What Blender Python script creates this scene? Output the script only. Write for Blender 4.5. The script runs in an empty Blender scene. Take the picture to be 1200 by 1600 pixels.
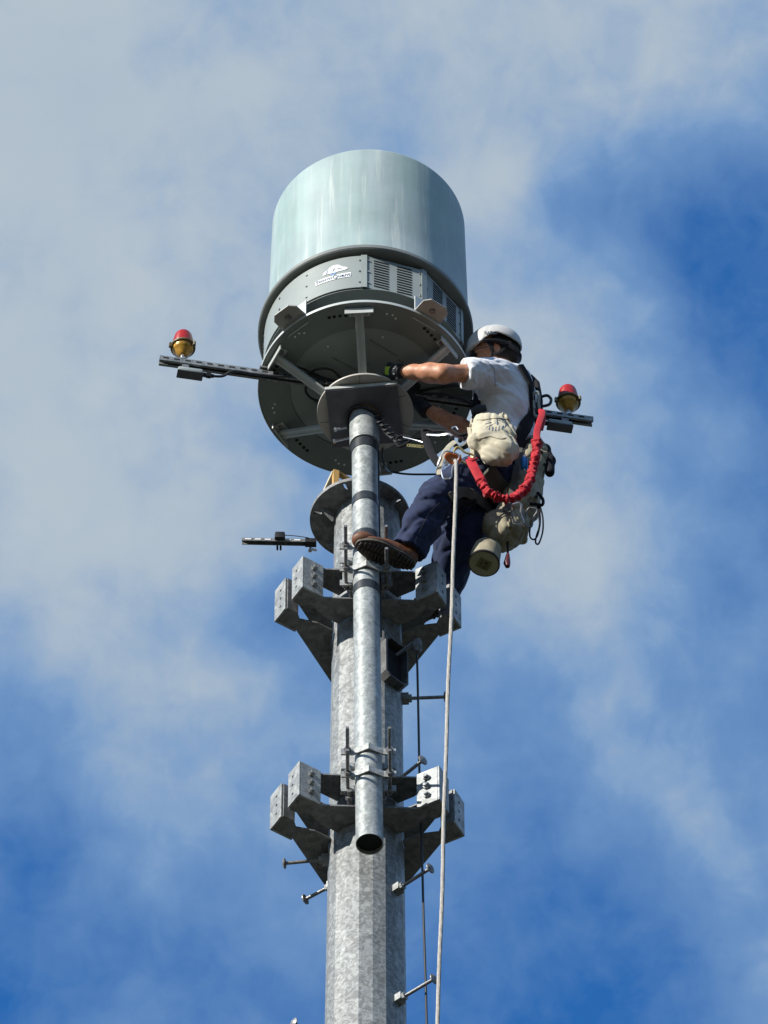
import bpy, bmesh, math, random
import numpy as np
from mathutils import Vector, Matrix, noise
from mathutils.bvhtree import BVHTree
R = math.radians
random.seed(7)
S = bpy.context.scene
COL = S.collection

# ------------------------------------------------------------------ camera
F, TH, DIST = 10200.0, R(53), 31.9
CAM = Vector((26/320.0, -DIST*math.cos(TH), 1.6))
cd = bpy.data.cameras.new('camera'); cam = bpy.data.objects.new('camera', cd); COL.objects.link(cam)
cam.location = CAM; cam.rotation_euler = (R(90)+TH, 0, 0)
cd.sensor_fit = 'HORIZONTAL'; cd.sensor_width = 36.0; cd.lens = 36.0*F/1200.0
cd.clip_start = 0.1; cd.clip_end = 6000
S.camera = cam
S.render.resolution_x, S.render.resolution_y = 768, 1024

# ------------------------------------------------------------------ light
SUN_AZ, SUN_EL = R(219), R(26)          # azimuth counter-clockwise from +x
sdir = Vector((math.cos(SUN_AZ)*math.cos(SUN_EL), math.sin(SUN_AZ)*math.cos(SUN_EL), math.sin(SUN_EL)))
sl = bpy.data.lights.new('sun', 'SUN'); sl.energy = 4.6; sl.angle = R(0.5); sl.color = (1.0, 0.95, 0.87)
so = bpy.data.objects.new('sun', sl); COL.objects.link(so); so.location = (-20, -10, 50)
so.rotation_euler = sdir.to_track_quat('Z', 'Y').to_euler()

FW = Vector((0, math.cos(TH), math.sin(TH))); UP = Vector((0, -math.sin(TH), math.cos(TH))); RT = Vector((1, 0, 0))
def ray(px, py): return FW + RT*((px-600)/F) + UP*((800-py)/F)
def AT(px, py, Y):
    "point on the ray of a photo position at world depth Y"
    d = ray(px, py); return CAM + d*((Y-CAM.y)/d.y)
def AZ(px, py, z):
    d = ray(px, py); return CAM + d*((z-CAM.z)/d.z)

# how much cloud lies over each piece of sky: rows of directions 229 photo px apart, 240 px between columns
COVER = [[.95, .88, .82, .84, .82, .80], [.95, .88, .80, .80, .66, .40], [.95, .87, .78, .80, .52, .06], [.92, .88, .72, .74, .72, .26],
         [.88, .84, .42, .62, .58, .22], [.44, .64, .52, .44, .62, .42], [.14, .40, .46, .24, .20, .48], [.20, .24, .12, .12, .02, .50]]
SPOTS = [(1090, 410, 190, -.16), (930, 325, 120, -.20), (395, 925, 110, -.16), (90, 1330, 150, -.14), (280, 1375, 150, .10), (1060, 1230, 130, .16),
         (1180, 1490, 130, .16), (845, 1215, 150, -.18), (980, 1500, 160, -.14), (1150, 700, 120, .22), (860, 1000, 160, .12), (1080, 930, 120, -.16), (1010, 470, 120, .14), (350, 1030, 110, .14)]
def build_world():
    w = bpy.data.worlds.new('World'); S.world = w; w.use_nodes = True
    nt = w.node_tree; N = nt.nodes; L = nt.links; N.clear()
    def n(t, **k):
        o = N.new(t)
        for a, b in k.items(): setattr(o, a, b)
        return o
    def math_(op, a, b=None, c=None):
        m = n('ShaderNodeMath', operation=op)
        for i, v in enumerate((a, b, c)):
            if v is None: continue
            if isinstance(v, (int, float)): m.inputs[i].default_value = v
            else: L.new(v, m.inputs[i])
        return m.outputs[0]
    sky = n('ShaderNodeTexSky', sky_type='NISHITA'); sky.sun_disc = False
    sky.sun_elevation = SUN_EL; sky.sun_rotation = math.atan2(sdir.x, sdir.y)
    sky.air_density = 1.0; sky.dust_density = 0.6; sky.ozone_density = 2.0
    tc = n('ShaderNodeTexCoord')
    def fbm(scale, detail, rough, dist, off=(0, 0, 0), stretch=(1, 1, 1)):
        mp = n('ShaderNodeMapping'); mp.inputs['Location'].default_value = off; mp.inputs['Scale'].default_value = stretch
        L.new(tc.outputs['Generated'], mp.inputs[0])
        t = n('ShaderNodeTexNoise'); L.new(mp.outputs[0], t.inputs['Vector'])
        t.inputs['Scale'].default_value = scale; t.inputs['Detail'].default_value = detail
        t.inputs['Roughness'].default_value = rough; t.inputs['Distortion'].default_value = dist
        return t.outputs['Fac'], t.outputs['Color']
    # warp the direction a little so that cloud banks have ragged edges
    _, wc = fbm(24, 4, 0.5, 0.2, (3.1, 1.7, 0.4))
    w1 = n('ShaderNodeVectorMath', operation='SUBTRACT'); L.new(wc, w1.inputs[0]); w1.inputs[1].default_value = (.5, .5, .5)
    w2 = n('ShaderNodeVectorMath', operation='SCALE'); L.new(w1.outputs[0], w2.inputs[0]); w2.inputs['Scale'].default_value = 0.030
    w3 = n('ShaderNodeVectorMath', operation='ADD'); L.new(tc.outputs['Generated'], w3.inputs[0]); L.new(w2.outputs[0], w3.inputs[1]); wd = w3.outputs[0]
    BASE = 0.55
    nodes = [(240*c, 229*r, COVER[r][c]-BASE) for r in range(8) for c in range(6)]
    rad = 520.0
    def ker(d): t = np.clip(1-d/rad, 0, 1); return t*t*(3-2*t)
    P = np.array([(a, b) for a, b, _ in nodes]); D = np.sqrt(((P[:, None]-P[None])**2).sum(-1))
    K = ker(D); v = np.array([c for _, _, c in nodes])
    amp = np.linalg.solve(K.T@K+.06*np.eye(len(v)), K.T@v)
    acc = BASE
    for (px, py, rd, am) in [(a, b, rad, float(k)) for (a, b, _), k in zip(nodes, amp)]+SPOTS:
        d = ray(px, py).normalized()
        dn = n('ShaderNodeVectorMath', operation='DISTANCE'); L.new(wd, dn.inputs[0]); dn.inputs[1].default_value = tuple(d)
        mr = n('ShaderNodeMapRange', interpolation_type='SMOOTHSTEP')
        L.new(dn.outputs['Value'], mr.inputs['Value']); mr.inputs['From Min'].default_value = 0; mr.inputs['From Max'].default_value = rd/F
        mr.inputs['To Min'].default_value = am; mr.inputs['To Max'].default_value = 0
        acc = math_('ADD', mr.outputs[0], acc)
    big, _ = fbm(3.2, 5, 0.5, 0.4, (1.3, 0.2, 5.0))
    mid, _ = fbm(42, 6, 0.52, 0.25, (0.2, 4.4, 1.0), (1, 1, 1.4))
    fine, _ = fbm(130, 6, 0.55, 0.5, (2.2, 0.4, 7.0), (1.2, 1, 1))
    t = math_('MULTIPLY_ADD', math_('SUBTRACT', mid, 0.5), 0.75, acc)
    t = math_('MULTIPLY_ADD', math_('SUBTRACT', fine, 0.5), 0.30, t)
    t = math_('MULTIPLY_ADD', math_('SUBTRACT', big, 0.5), 0.10, t)
    lo = n('ShaderNodeMapRange'); L.new(t, lo.inputs['Value']); lo.inputs['From Min'].default_value = -0.02; lo.inputs['From Max'].default_value = .56
    hi = n('ShaderNodeMapRange', interpolation_type='SMOOTHSTEP'); L.new(t, hi.inputs['Value']); hi.inputs['From Min'].default_value = .44; hi.inputs['From Max'].default_value = 1.0
    shade, _ = fbm(26, 5, 0.5, 0.3, (7.0, 2.0, 0.0))
    cc = n('ShaderNodeMix', data_type='RGBA'); L.new(shade, cc.inputs['Factor'])
    cc.inputs['A'].default_value = (2.70, 3.42, 4.20, 1); cc.inputs['B'].default_value = (3.70, 4.20, 4.62, 1)
    cs = n('ShaderNodeMix', data_type='RGBA', blend_type='MULTIPLY'); cs.inputs['Factor'].default_value = 1
    L.new(sky.outputs[0], cs.inputs['A']); cs.inputs['B'].default_value = (0.26, 0.90, 1.55, 1)
    m1 = n('ShaderNodeMix', data_type='RGBA'); L.new(lo.outputs[0], m1.inputs['Factor'])
    L.new(cs.outputs['Result'], m1.inputs['A']); m1.inputs['B'].default_value = (1.30, 2.36, 4.15, 1)
    mx = n('ShaderNodeMix', data_type='RGBA'); L.new(hi.outputs[0], mx.inputs['Factor'])
    L.new(m1.outputs['Result'], mx.inputs['A']); L.new(cc.outputs['Result'], mx.inputs['B'])
    bg = n('ShaderNodeBackground'); bg.inputs['Strength'].default_value = 0.09
    L.new(mx.outputs['Result'], bg.inputs['Color'])
    out = n('ShaderNodeOutputWorld'); L.new(bg.outputs[0], out.inputs[0])
build_world()
S.view_settings.view_transform = 'Standard'; S.view_settings.look = 'None'
S.view_settings.exposure = 0.62; S.view_settings.gamma = 1.0
S.render.engine = 'CYCLES'

# ------------------------------------------------------------------ materials
def srgb(c): return tuple(((x/255)/12.92 if x/255 <= .04045 else ((x/255+.055)/1.055)**2.4) for x in c)
class Mat:
    def __init__(s, name):
        s.m = bpy.data.materials.new(name); s.m.use_nodes = True
        s.N = s.m.node_tree.nodes; s.L = s.m.node_tree.links; s.b = s.N['Principled BSDF']
        s.tc = s.N.new('ShaderNodeTexCoord')
    def tex(s, kind, scale, stretch=(1, 1, 1), detail=4, rough=.5, dist=0, feature=None, off=(0, 0, 0)):
        mp = s.N.new('ShaderNodeMapping'); mp.inputs['Scale'].default_value = stretch; mp.inputs['Location'].default_value = off
        s.L.new(s.tc.outputs['Object'], mp.inputs[0])
        t = s.N.new('ShaderNodeTex'+kind); s.L.new(mp.outputs[0], t.inputs['Vector']); t.inputs['Scale'].default_value = scale
        if kind == 'Noise':
            t.inputs['Detail'].default_value = detail; t.inputs['Roughness'].default_value = rough; t.inputs['Distortion'].default_value = dist
        if feature: t.feature = feature
        return t
    def ramp(s, src, stops):
        r = s.N.new('ShaderNodeValToRGB'); s.L.new(src, r.inputs[0])
        e = r.color_ramp.elements
        e[0].position, e[1].position = stops[0][0], stops[-1][0]
        c = lambda v: (v, v, v, 1) if isinstance(v, (int, float)) else (*v, 1)
        e[0].color, e[1].color = c(stops[0][1]), c(stops[-1][1])
        for p, v in stops[1:-1]: k = e.new(p); k.color = c(v)
        return r.outputs[0]
    def mix(s, f, a, b, mode='MIX'):
        m = s.N.new('ShaderNodeMix'); m.data_type = 'RGBA'; m.blend_type = mode
        for k, v in (('Factor', f), ('A', a), ('B', b)):
            if isinstance(v, (int, float)): m.inputs[k].default_value = v
            elif isinstance(v, tuple): m.inputs[k].default_value = (*v, 1) if len(v) == 3 else v
            else: s.L.new(v, m.inputs[k])
        return m.outputs['Result']
    def set(s, **k):
        names = dict(color='Base Color', rough='Roughness', metal='Metallic', spec='Specular IOR Level', coat='Coat Weight', sheen='Sheen Weight', trans='Transmission Weight')
        for a, v in k.items():
            i = s.b.inputs[names[a]]
            if isinstance(v, (int, float)): i.default_value = v
            elif isinstance(v, tuple): i.default_value = (*v, 1)
            else: s.L.new(v, i)
        return s
    def bump(s, src, strength=.3, dist=.002):
        b = s.N.new('ShaderNodeBump'); b.inputs['Strength'].default_value = strength; b.inputs['Distance'].default_value = dist
        s.L.new(src, b.inputs['Height']); s.L.new(b.outputs[0], s.b.inputs['Normal']); return s

def galv(name, lo, hi, scale, metal=.35, tint=(1, 1, 1), rough=.42, worm=.6):
    m = Mat(name)
    v = m.tex('Voronoi', scale, stretch=(1, 1, .75)); n = m.tex('Noise', scale*.55, detail=5, rough=.6, dist=1.6); n2 = m.tex('Noise', scale*.09, detail=3)
    d = m.N.new('ShaderNodeVectorMath'); d.operation = 'SCALE'; d.inputs['Scale'].default_value = .05
    nw = m.tex('Noise', scale*1.2, detail=3, dist=.5)
    m.L.new(nw.outputs['Color'], d.inputs[0])
    ad = m.N.new('ShaderNodeVectorMath'); ad.operation = 'ADD'; m.L.new(v.inputs['Vector'].links[0].from_socket, ad.inputs[0]); m.L.new(d.outputs[0], ad.inputs[1])
    m.L.new(ad.outputs[0], v.inputs['Vector'])
    sep = m.N.new('ShaderNodeSeparateColor'); m.L.new(v.outputs['Color'], sep.inputs[0])
    t = lambda k: tuple(k*x for x in tint)
    base = m.ramp(sep.outputs[0], [(0, t(lo)), (.45, t((lo+hi)/2)), (.8, t(hi)), (1, t(hi*1.12))])
    st = m.ramp(n.outputs[0], [(.42, 1-.35*worm), (.5, 1.0), (.57, 1+.38*worm)])
    c = m.mix(.8, base, st, 'MULTIPLY')
    c = m.mix(.5, c, m.ramp(n2.outputs[0], [(.3, .68), (.7, 1.14)]), 'MULTIPLY')
    m.set(color=c, metal=metal, rough=m.ramp(sep.outputs[1], [(0, rough-.1), (1, rough+.14)]))
    m.bump(n.outputs[0], .25, .002)
    return m.m
def paint(name, col, rough=.5, var=.12, scale=9, metal=0, bump=.0, stretch=(1, 1, 1)):
    m = Mat(name); n = m.tex('Noise', scale, detail=6, rough=.6, stretch=stretch)
    c = m.mix(1, col, m.ramp(n.outputs[0], [(.3, 1-var), (.7, 1+var)]), 'MULTIPLY')
    m.set(color=c, rough=rough, metal=metal)
    if bump: m.bump(n.outputs[0], bump, .002)
    return m.m
def cloth(name, col, var=.12, weave=900, rough=.85, sheen=.15, stain=None):
    m = Mat(name); n = m.tex('Noise', 22, detail=5, rough=.6); w = m.tex('Noise', weave, detail=1)
    c = m.mix(1, col, m.ramp(n.outputs[0], [(.3, 1-var), (.7, 1+var)]), 'MULTIPLY')
    if stain:
        n3 = m.tex('Noise', 14, detail=6, rough=.7, off=(4, 2, 1)); c = m.mix(m.ramp(n3.outputs[0], [(.5, 0.0), (.72, .7)]), c, stain)
    m.set(color=c, rough=rough, sheen=sheen, spec=.25); m.bump(w.outputs[0], .25, .0008)
    return m.m
M = {}
M['pole'] = galv('galvanised_pole', .20, .265, 50, .20, (.96, 1.01, 1.0), .5, .9)
M['pipe'] = galv('galvanised_pipe', .30, .38, 46, .25, (.95, 1.02, 1.0), .44)
M['plate'] = galv('galvanised_plate', .26, .33, 34, .25, (.97, 1.02, 1.01), .5)
M['dark_plate'] = galv('dark_galvanised_plate', .15, .20, 30, .2, (.96, 1, 1.02), .6)  # same zinc pattern in a darker tone than the bright plate
M['port'] = galv('port_steel', .07, .11, 30, .2, (.96, 1, 1.02), .6)
M['hard'] = galv('hardware_steel', .16, .25, 80, .5, (1, 1, 1), .45)
M['bolt'] = galv('bolt_steel', .22, .34, 80, .6, (.95, 1, 1.02), .38)
M['black'] = paint('black_rubber', (.012, .013, .016), .5, .25, 30)
M['tape'] = paint('black_tape', (.025, .03, .035), .38, .3, 40)
M['hole_shade'] = paint('painted_hole_shade', (.008, .009, .011), .9, .1)  # near-black colour standing in for shade inside holes, slots and vents
M['housing'] = paint('grey_housing_paint', (.26, .295, .285), .42, .06, 7)
M['trim'] = paint('dark_ring_paint', (.17, .185, .18), .5, .15, 8)
M['disc'] = paint('grey_disc_paint', (.19, .22, .215), .5, .10, 6)
M['inner'] = paint('pale_disc_paint', (.31, .355, .345), .5, .10, 5)
M['alu'] = paint('light_grey_bars', (.50, .53, .51), .42, .08, 12, .2)
M['tab'] = paint('warm_grey_tab', (.36, .35, .33), .5, .15, 14, .2)  # one warm grey tone with random variation
M['hub'] = paint('hub_plate_metal', (.46, .44, .41), .5, .10, 9, .15)
M['square'] = paint('dark_square_plate', (.10, .105, .125), .55, .22, 9)
M['rust'] = paint('rusty_ring', (.22, .13, .05), .8, .5, 60, bump=.5)
M['white'] = paint('white_marking_and_skylight', (.80, .82, .84), .5, .03)  # also paints the sky showing through small holes and slots
M['mark_grey'] = paint('grey_marking', (.10, .13, .18), .5, .05)
M['logo_blue'] = paint('blue_marking', (.20, .36, .60), .5, .05)
M['yellow'] = paint('yellow_beacon_paint', (.42, .225, .03), .3, .3, 40, .25)
M['beacon_dark'] = paint('dark_brass_band', (.13, .10, .04), .45, .3, 40)
M['box'] = paint('grey_box', (.30, .35, .345), .42, .1, 20)
M['rail'] = galv('slotted_rail', .20, .28, 60, .3, (.93, 1, 1.02), .45)
M['wood'] = paint('yellow_timber', (.46, .29, .10), .75, .22, 30, stretch=(1, 1, .15))
M['rope'] = None
def radome_mat():
    m = Mat('radome_gelcoat')
    n1 = m.tex('Noise', 9, stretch=(1, 1, .05), detail=5, rough=.6, dist=.25)
    n2 = m.tex('Noise', 26, stretch=(1, 1, .035), detail=6, rough=.65, dist=.2, off=(1, 2, 3))
    n3 = m.tex('Noise', 5, detail=5, rough=.55)
    n4 = m.tex('Noise', 3.0, stretch=(1, 1, .35), detail=3)
    c = m.mix(m.ramp(n4.outputs[0], [(.35, 0.0), (.68, 1.0)]), (.27, .375, .36), (.305, .37, .385))
    c = m.mix(1, c, m.ramp(n1.outputs[0], [(.28, .82), (.5, 1.0), (.70, 1.13)]), 'MULTIPLY')
    c = m.mix(1, c, m.ramp(n3.outputs[0], [(.3, .90), (.7, 1.07)]), 'MULTIPLY')
    c = m.mix(m.ramp(n2.outputs[0], [(.57, 0.0), (.64, .45), (.72, .85)]), c, (.46, .52, .49))
    m.set(color=c, rough=m.ramp(n1.outputs[0], [(.3, .42), (.7, .58)])); return m.m
M['radome'] = radome_mat()
def lens_mat():
    m = Mat('red_lens'); n = m.tex('Noise', 30, detail=3)
    m.set(color=m.mix(n.outputs[0], (.26, .005, .002), (.46, .012, .004)), rough=.3, coat=.35); return m.m
M['lens'] = lens_mat()
def skin_mat():
    m = Mat('skin'); n = m.tex('Noise', 30, detail=6, rough=.6); n2 = m.tex('Noise', 220, detail=3)
    m.set(color=m.ramp(n.outputs[0], [(.3, (.34, .140, .075)), (.5, (.47, .215, .12)), (.72, (.60, .32, .20))]), rough=.5)
    m.b.inputs['Subsurface Weight'].default_value = .12; m.b.inputs['Subsurface Radius'].default_value = (.012, .005, .003)
    m.bump(n2.outputs[0], .2, .0008); return m.m
M['skin'] = skin_mat()
M['shirt'] = cloth('white_tshirt_cotton', (.70, .72, .77), .06, 1200, .9, .1)
M['navy'] = cloth('navy_work_trousers', (.013, .022, .062), .35, 900, .85, .08, (.026, .040, .085))
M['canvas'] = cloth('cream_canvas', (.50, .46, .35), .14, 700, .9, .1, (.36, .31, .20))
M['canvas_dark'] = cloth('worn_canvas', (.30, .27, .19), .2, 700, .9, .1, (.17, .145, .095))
M['strap'] = cloth('black_webbing', (.010, .0105, .014), .3, 600, .85, .0)
M['greystrap'] = cloth('grey_pad_fabric', (.075, .078, .066), .25, 500, .9, .1)
M['red'] = cloth('red_webbing', (.40, .008, .018), .2, 500, .7, .1)
M['ropem0'] = cloth('white_rope_fibre', (.46, .445, .41), .10, 350, .85, .1)
M['glove'] = cloth('black_glove', (.018, .02, .024), .3, 500, .7, .1)
M['lime'] = cloth('lime_patch', (.42, .60, .05), .1, 500, .7, .1)
M['leather'] = paint('brown_leather', (.15, .055, .022), .6, .35, 40, bump=.4)
M['sole'] = paint('rubber_sole', (.055, .045, .045), .8, .35, 50, bump=.4)
M['solegrey'] = paint('grey_sole_edge', (.085, .075, .062), .8, .35, 50)
M['helmet'] = paint('white_helmet_shell', (.50, .50, .485), .38, .05, 12)
M['hair'] = cloth('dark_hair', (.014, .010, .008), .4, 300, .6, .1)
M['orange'] = paint('orange_anodised', (.50, .13, .035), .35, .15, 40, .3)
M['blue'] = paint('blue_anodised', (.015, .20, .52), .35, .12, 40, .3)
M['silver'] = paint('silver_alloy', (.62, .63, .66), .25, .1, 40, .8)
M['gold'] = paint('gold_alloy', (.62, .50, .20), .3, .15, 60, .7)
def braid_mat():
    m = Mat('braided_rope'); w1 = m.tex('Wave', 90, stretch=(1, 1, .55)); w1.inputs['Distortion'].default_value = 2; n = m.tex('Noise', 60, detail=4)
    c = m.mix(1, (.50, .475, .43), m.ramp(w1.outputs[0], [(.15, .68), (.6, 1.05)]), 'MULTIPLY'); c = m.mix(1, c, m.ramp(n.outputs[0], [(.3, .80), (.7, 1.08)]), 'MULTIPLY')
    m.set(color=c, rough=.9); m.bump(w1.outputs[0], .6, .003); return m.m
M['ropem'] = braid_mat()
def ground_mat():
    m = Mat('dry_grass_ground'); n = m.tex('Noise', .35, detail=8, rough=.65); n2 = m.tex('Noise', 14, detail=6, rough=.7)
    c = m.mix(m.ramp(n.outputs[0], [(.42, 0.), (.6, 1.)]), (.030, .036, .018), (.065, .058, .042))
    m.set(color=m.mix(1, c, m.ramp(n2.outputs[0], [(.3, .6), (.7, 1.3)]), 'MULTIPLY'), rough=.95); return m.m
M['ground'] = ground_mat()

# ------------------------------------------------------------------ builders
def smooth(me, on=True):
    me.polygons.foreach_set('use_smooth', [on]*len(me.polygons)); me.update()
def tag(o, label=None, cat=None, group=None, kind=None):
    if label: o['label'] = label
    if cat: o['category'] = cat
    if group: o['group'] = group
    if kind: o['kind'] = kind
    return o
def thing(name, loc, label, cat, group=None):
    o = bpy.data.objects.new(name, None); o.location = loc; o.empty_display_size = .1
    COL.objects.link(o); return tag(o, label, cat, group)
def obj(name, bm, mat, parent=None, sm=35, bevel=0, world=True):
    """link a bmesh given in world coordinates; its origin goes to the parent's base"""
    me = bpy.data.meshes.new(name)
    bmesh.ops.recalc_face_normals(bm, faces=bm.faces)
    if bevel:
        es = [e for e in bm.edges if len(e.link_faces) == 2 and e.calc_face_angle(0) > R(40)]
        bmesh.ops.bevel(bm, geom=es, offset=bevel, segments=2, affect='EDGES', profile=.5)
    base = Vector((0, 0, 0))
    if parent is not None:
        p = parent
        while p is not None: base += Vector(p.location); p = p.parent
    else:
        vs = [v.co for v in bm.verts]
        base = Vector(((min(v.x for v in vs)+max(v.x for v in vs))/2, (min(v.y for v in vs)+max(v.y for v in vs))/2, min(v.z for v in vs)))
    bmesh.ops.translate(bm, verts=bm.verts, vec=-base)
    bm.to_mesh(me); bm.free()
    for m in (mat if isinstance(mat, (list, tuple)) else [mat]): me.materials.append(m)
    if sm:
        smooth(me); me.set_sharp_from_angle(angle=R(sm))
    o = bpy.data.objects.new(name, me); COL.objects.link(o)
    if parent is not None: o.parent = parent
    else: o.location = base
    return o
def split(bm, grow=.0015):
    """the separate pieces of a bmesh (pieces whose boxes touch stay together)"""
    bm.verts.index_update(); bm.verts.ensure_lookup_table(); seen = set(); isl = []
    for v in bm.verts:
        if v.index in seen: continue
        st = [v]; seen.add(v.index); cur = []
        while st:
            a = st.pop(); cur.append(a)
            for e in a.link_edges:
                b = e.other_vert(a)
                if b.index not in seen: seen.add(b.index); st.append(b)
        lo = [min(x.co[i] for x in cur)-grow for i in range(3)]; hi = [max(x.co[i] for x in cur)+grow for i in range(3)]
        isl.append([{x.index for x in cur}, lo, hi])
    ch = True
    while ch:
        ch = False
        for i in range(len(isl)):
            for j in range(i+1, len(isl)):
                A, B = isl[i], isl[j]
                if all(A[1][k] <= B[2][k] and B[1][k] <= A[2][k] for k in range(3)):
                    isl[i] = [A[0] | B[0], [min(a, b) for a, b in zip(A[1], B[1])], [max(a, b) for a, b in zip(A[2], B[2])]]; isl.pop(j); ch = True; break
            if ch: break
    out = []
    for ids, _, _ in isl:
        n = bm.copy(); n.verts.ensure_lookup_table()
        bmesh.ops.delete(n, geom=[v for v in n.verts if v.index not in ids], context='VERTS'); out.append(n)
    bm.free(); return out
def objs(name, bm, mat, parent, **k):
    return [obj(name, b, mat, parent, **k) for b in split(bm)]
def dup(o, parent=None):
    c = o.copy(); COL.objects.link(c); c.parent = parent
    for ch in list(o.children): dup(ch, c)
    return c
def frame(d, up=Vector((0, 0, 1))):
    z = Vector(d).normalized(); up = Vector(up)
    if abs(z.dot(up.normalized())) > .98: up = Vector((1, 0, 0)) if abs(z.x) < .9 else Vector((0, 1, 0))
    x = up.cross(z).normalized(); y = z.cross(x)
    return Matrix((x, y, z)).transposed()
def box(bm, c, s, rot=None, mi=0):
    r = bmesh.ops.create_cube(bm, size=1)
    T = Matrix.Translation(Vector(c)) @ ((rot if rot is not None else Matrix.Identity(3)).to_4x4()) @ Matrix.Diagonal((s[0], s[1], s[2], 1))
    bmesh.ops.transform(bm, matrix=T, verts=r['verts'])
    if mi:
        for f in {f for v in r['verts'] for f in v.link_faces}: f.material_index = mi
def tube(bm, pts, rad, seg=12, caps=True, closed=False, mi=0, flat=None, up=(0, 0, 1), twist=None):
    pts = [Vector(p) for p in pts]; n = len(pts); rings = []
    rad = rad if isinstance(rad, (list, tuple)) else [rad]*n
    pn = None
    for i, p in enumerate(pts):
        a = pts[(i-1) % n] if (i > 0 or closed) else p; b = pts[(i+1) % n] if (i < n-1 or closed) else p
        d = (b-a).normalized()
        if pn is None: x = frame(d, up[0] if isinstance(up, list) else up).col[0]
        else: x = (pn-d*pn.dot(d)); x = x.normalized() if x.length > 1e-6 else frame(d).col[0]
        if flat and up is not None and not twist:
            u = Vector(up[i]) if isinstance(up, list) else Vector(up)
            u = u - d*u.dot(d)
            if u.length > 1e-4: x = u.normalized().cross(d)
        pn = x; y = d.cross(x); ring = []
        for k in range(seg):
            t = 2*math.pi*k/seg
            if flat:
                ct, st = math.cos(t), math.sin(t); e = .5
                v = x*(math.copysign(abs(ct)**e, ct)*flat[0]) + y*(math.copysign(abs(st)**e, st)*flat[1])
            else: v = (x*math.cos(t)+y*math.sin(t))*rad[i]
            ring.append(bm.verts.new(p+v))
        rings.append(ring)
    m = n if closed else n-1
    for i in range(m):
        A, B = rings[i], rings[(i+1) % n]
        for k in range(seg):
            f = bm.faces.new((A[k], A[(k+1) % seg], B[(k+1) % seg], B[k])); f.material_index = mi
    if caps and not closed:
        for rg in (rings[0][::-1], rings[-1]): f = bm.faces.new(rg); f.material_index = mi
def cyl(bm, a, b, r, r2=None, seg=24, mi=0): tube(bm, [a, b], [r, r if r2 is None else r2], seg, mi=mi)
def spline(pts, n=8, closed=False):
    P = [Vector(p) for p in pts]; out = []; m = len(P)
    for i in range(m if closed else m-1):
        g = (lambda k: P[k % m]) if closed else (lambda k: P[max(0, min(m-1, k))])
        p0, p1, p2, p3 = g(i-1), g(i), g(i+1), g(i+2)
        for j in range(n):
            t = j/n
            out.append(.5*((2*p1)+(p2-p0)*t+(2*p0-5*p1+4*p2-p3)*t*t+(3*p1-p0-3*p2+p3)*t**3))
    if not closed: out.append(P[-1])
    return out
def prism(bm, poly, z0, z1, T=None, mi=0):
    T = T or Matrix.Identity(4)
    a = [bm.verts.new(T @ Vector((x, y, z0))) for x, y in poly]; b = [bm.verts.new(T @ Vector((x, y, z1))) for x, y in poly]
    fs = [bm.faces.new(a[::-1]), bm.faces.new(b)]
    for i in range(len(poly)): fs.append(bm.faces.new((a[i], a[(i+1) % len(poly)], b[(i+1) % len(poly)], b[i])))
    for f in fs: f.material_index = mi
def lathe(bm, prof, c, seg=96, axis=None, closed=False, mi=0):
    """prof = [(r, z)], turned about a vertical (or given) axis through c"""
    A = frame(axis) if axis is not None else Matrix.Identity(3); c = Vector(c); rings = []
    for r, z in prof:
        if r < 1e-6: rings.append([bm.verts.new(c+A@Vector((0, 0, z)))]); continue
        rings.append([bm.verts.new(c+A@Vector((r*math.cos(2*math.pi*k/seg), r*math.sin(2*math.pi*k/seg), z))) for k in range(seg)])
    prs = list(zip(rings, rings[1:])) + ([(rings[-1], rings[0])] if closed else [])
    for a, b in prs:
        for k in range(seg):
            k2 = (k+1) % seg
            if len(a) == 1 and len(b) == 1: continue
            if len(a) == 1: f = bm.faces.new((a[0], b[k2], b[k]))
            elif len(b) == 1: f = bm.faces.new((a[k], a[k2], b[0]))
            else: f = bm.faces.new((a[k], a[k2], b[k2], b[k]))
            f.material_index = mi
def hexnut(bm, c, axis, r=.012, h=.012, mi=0):
    a = frame(axis); c = Vector(c); prism(bm, [(r*math.cos(R(60*k)), r*math.sin(R(60*k))) for k in range(6)], 0, h, Matrix.Translation(c) @ a.to_4x4(), mi)
def NB(): return bmesh.new()
V = Vector

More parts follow.
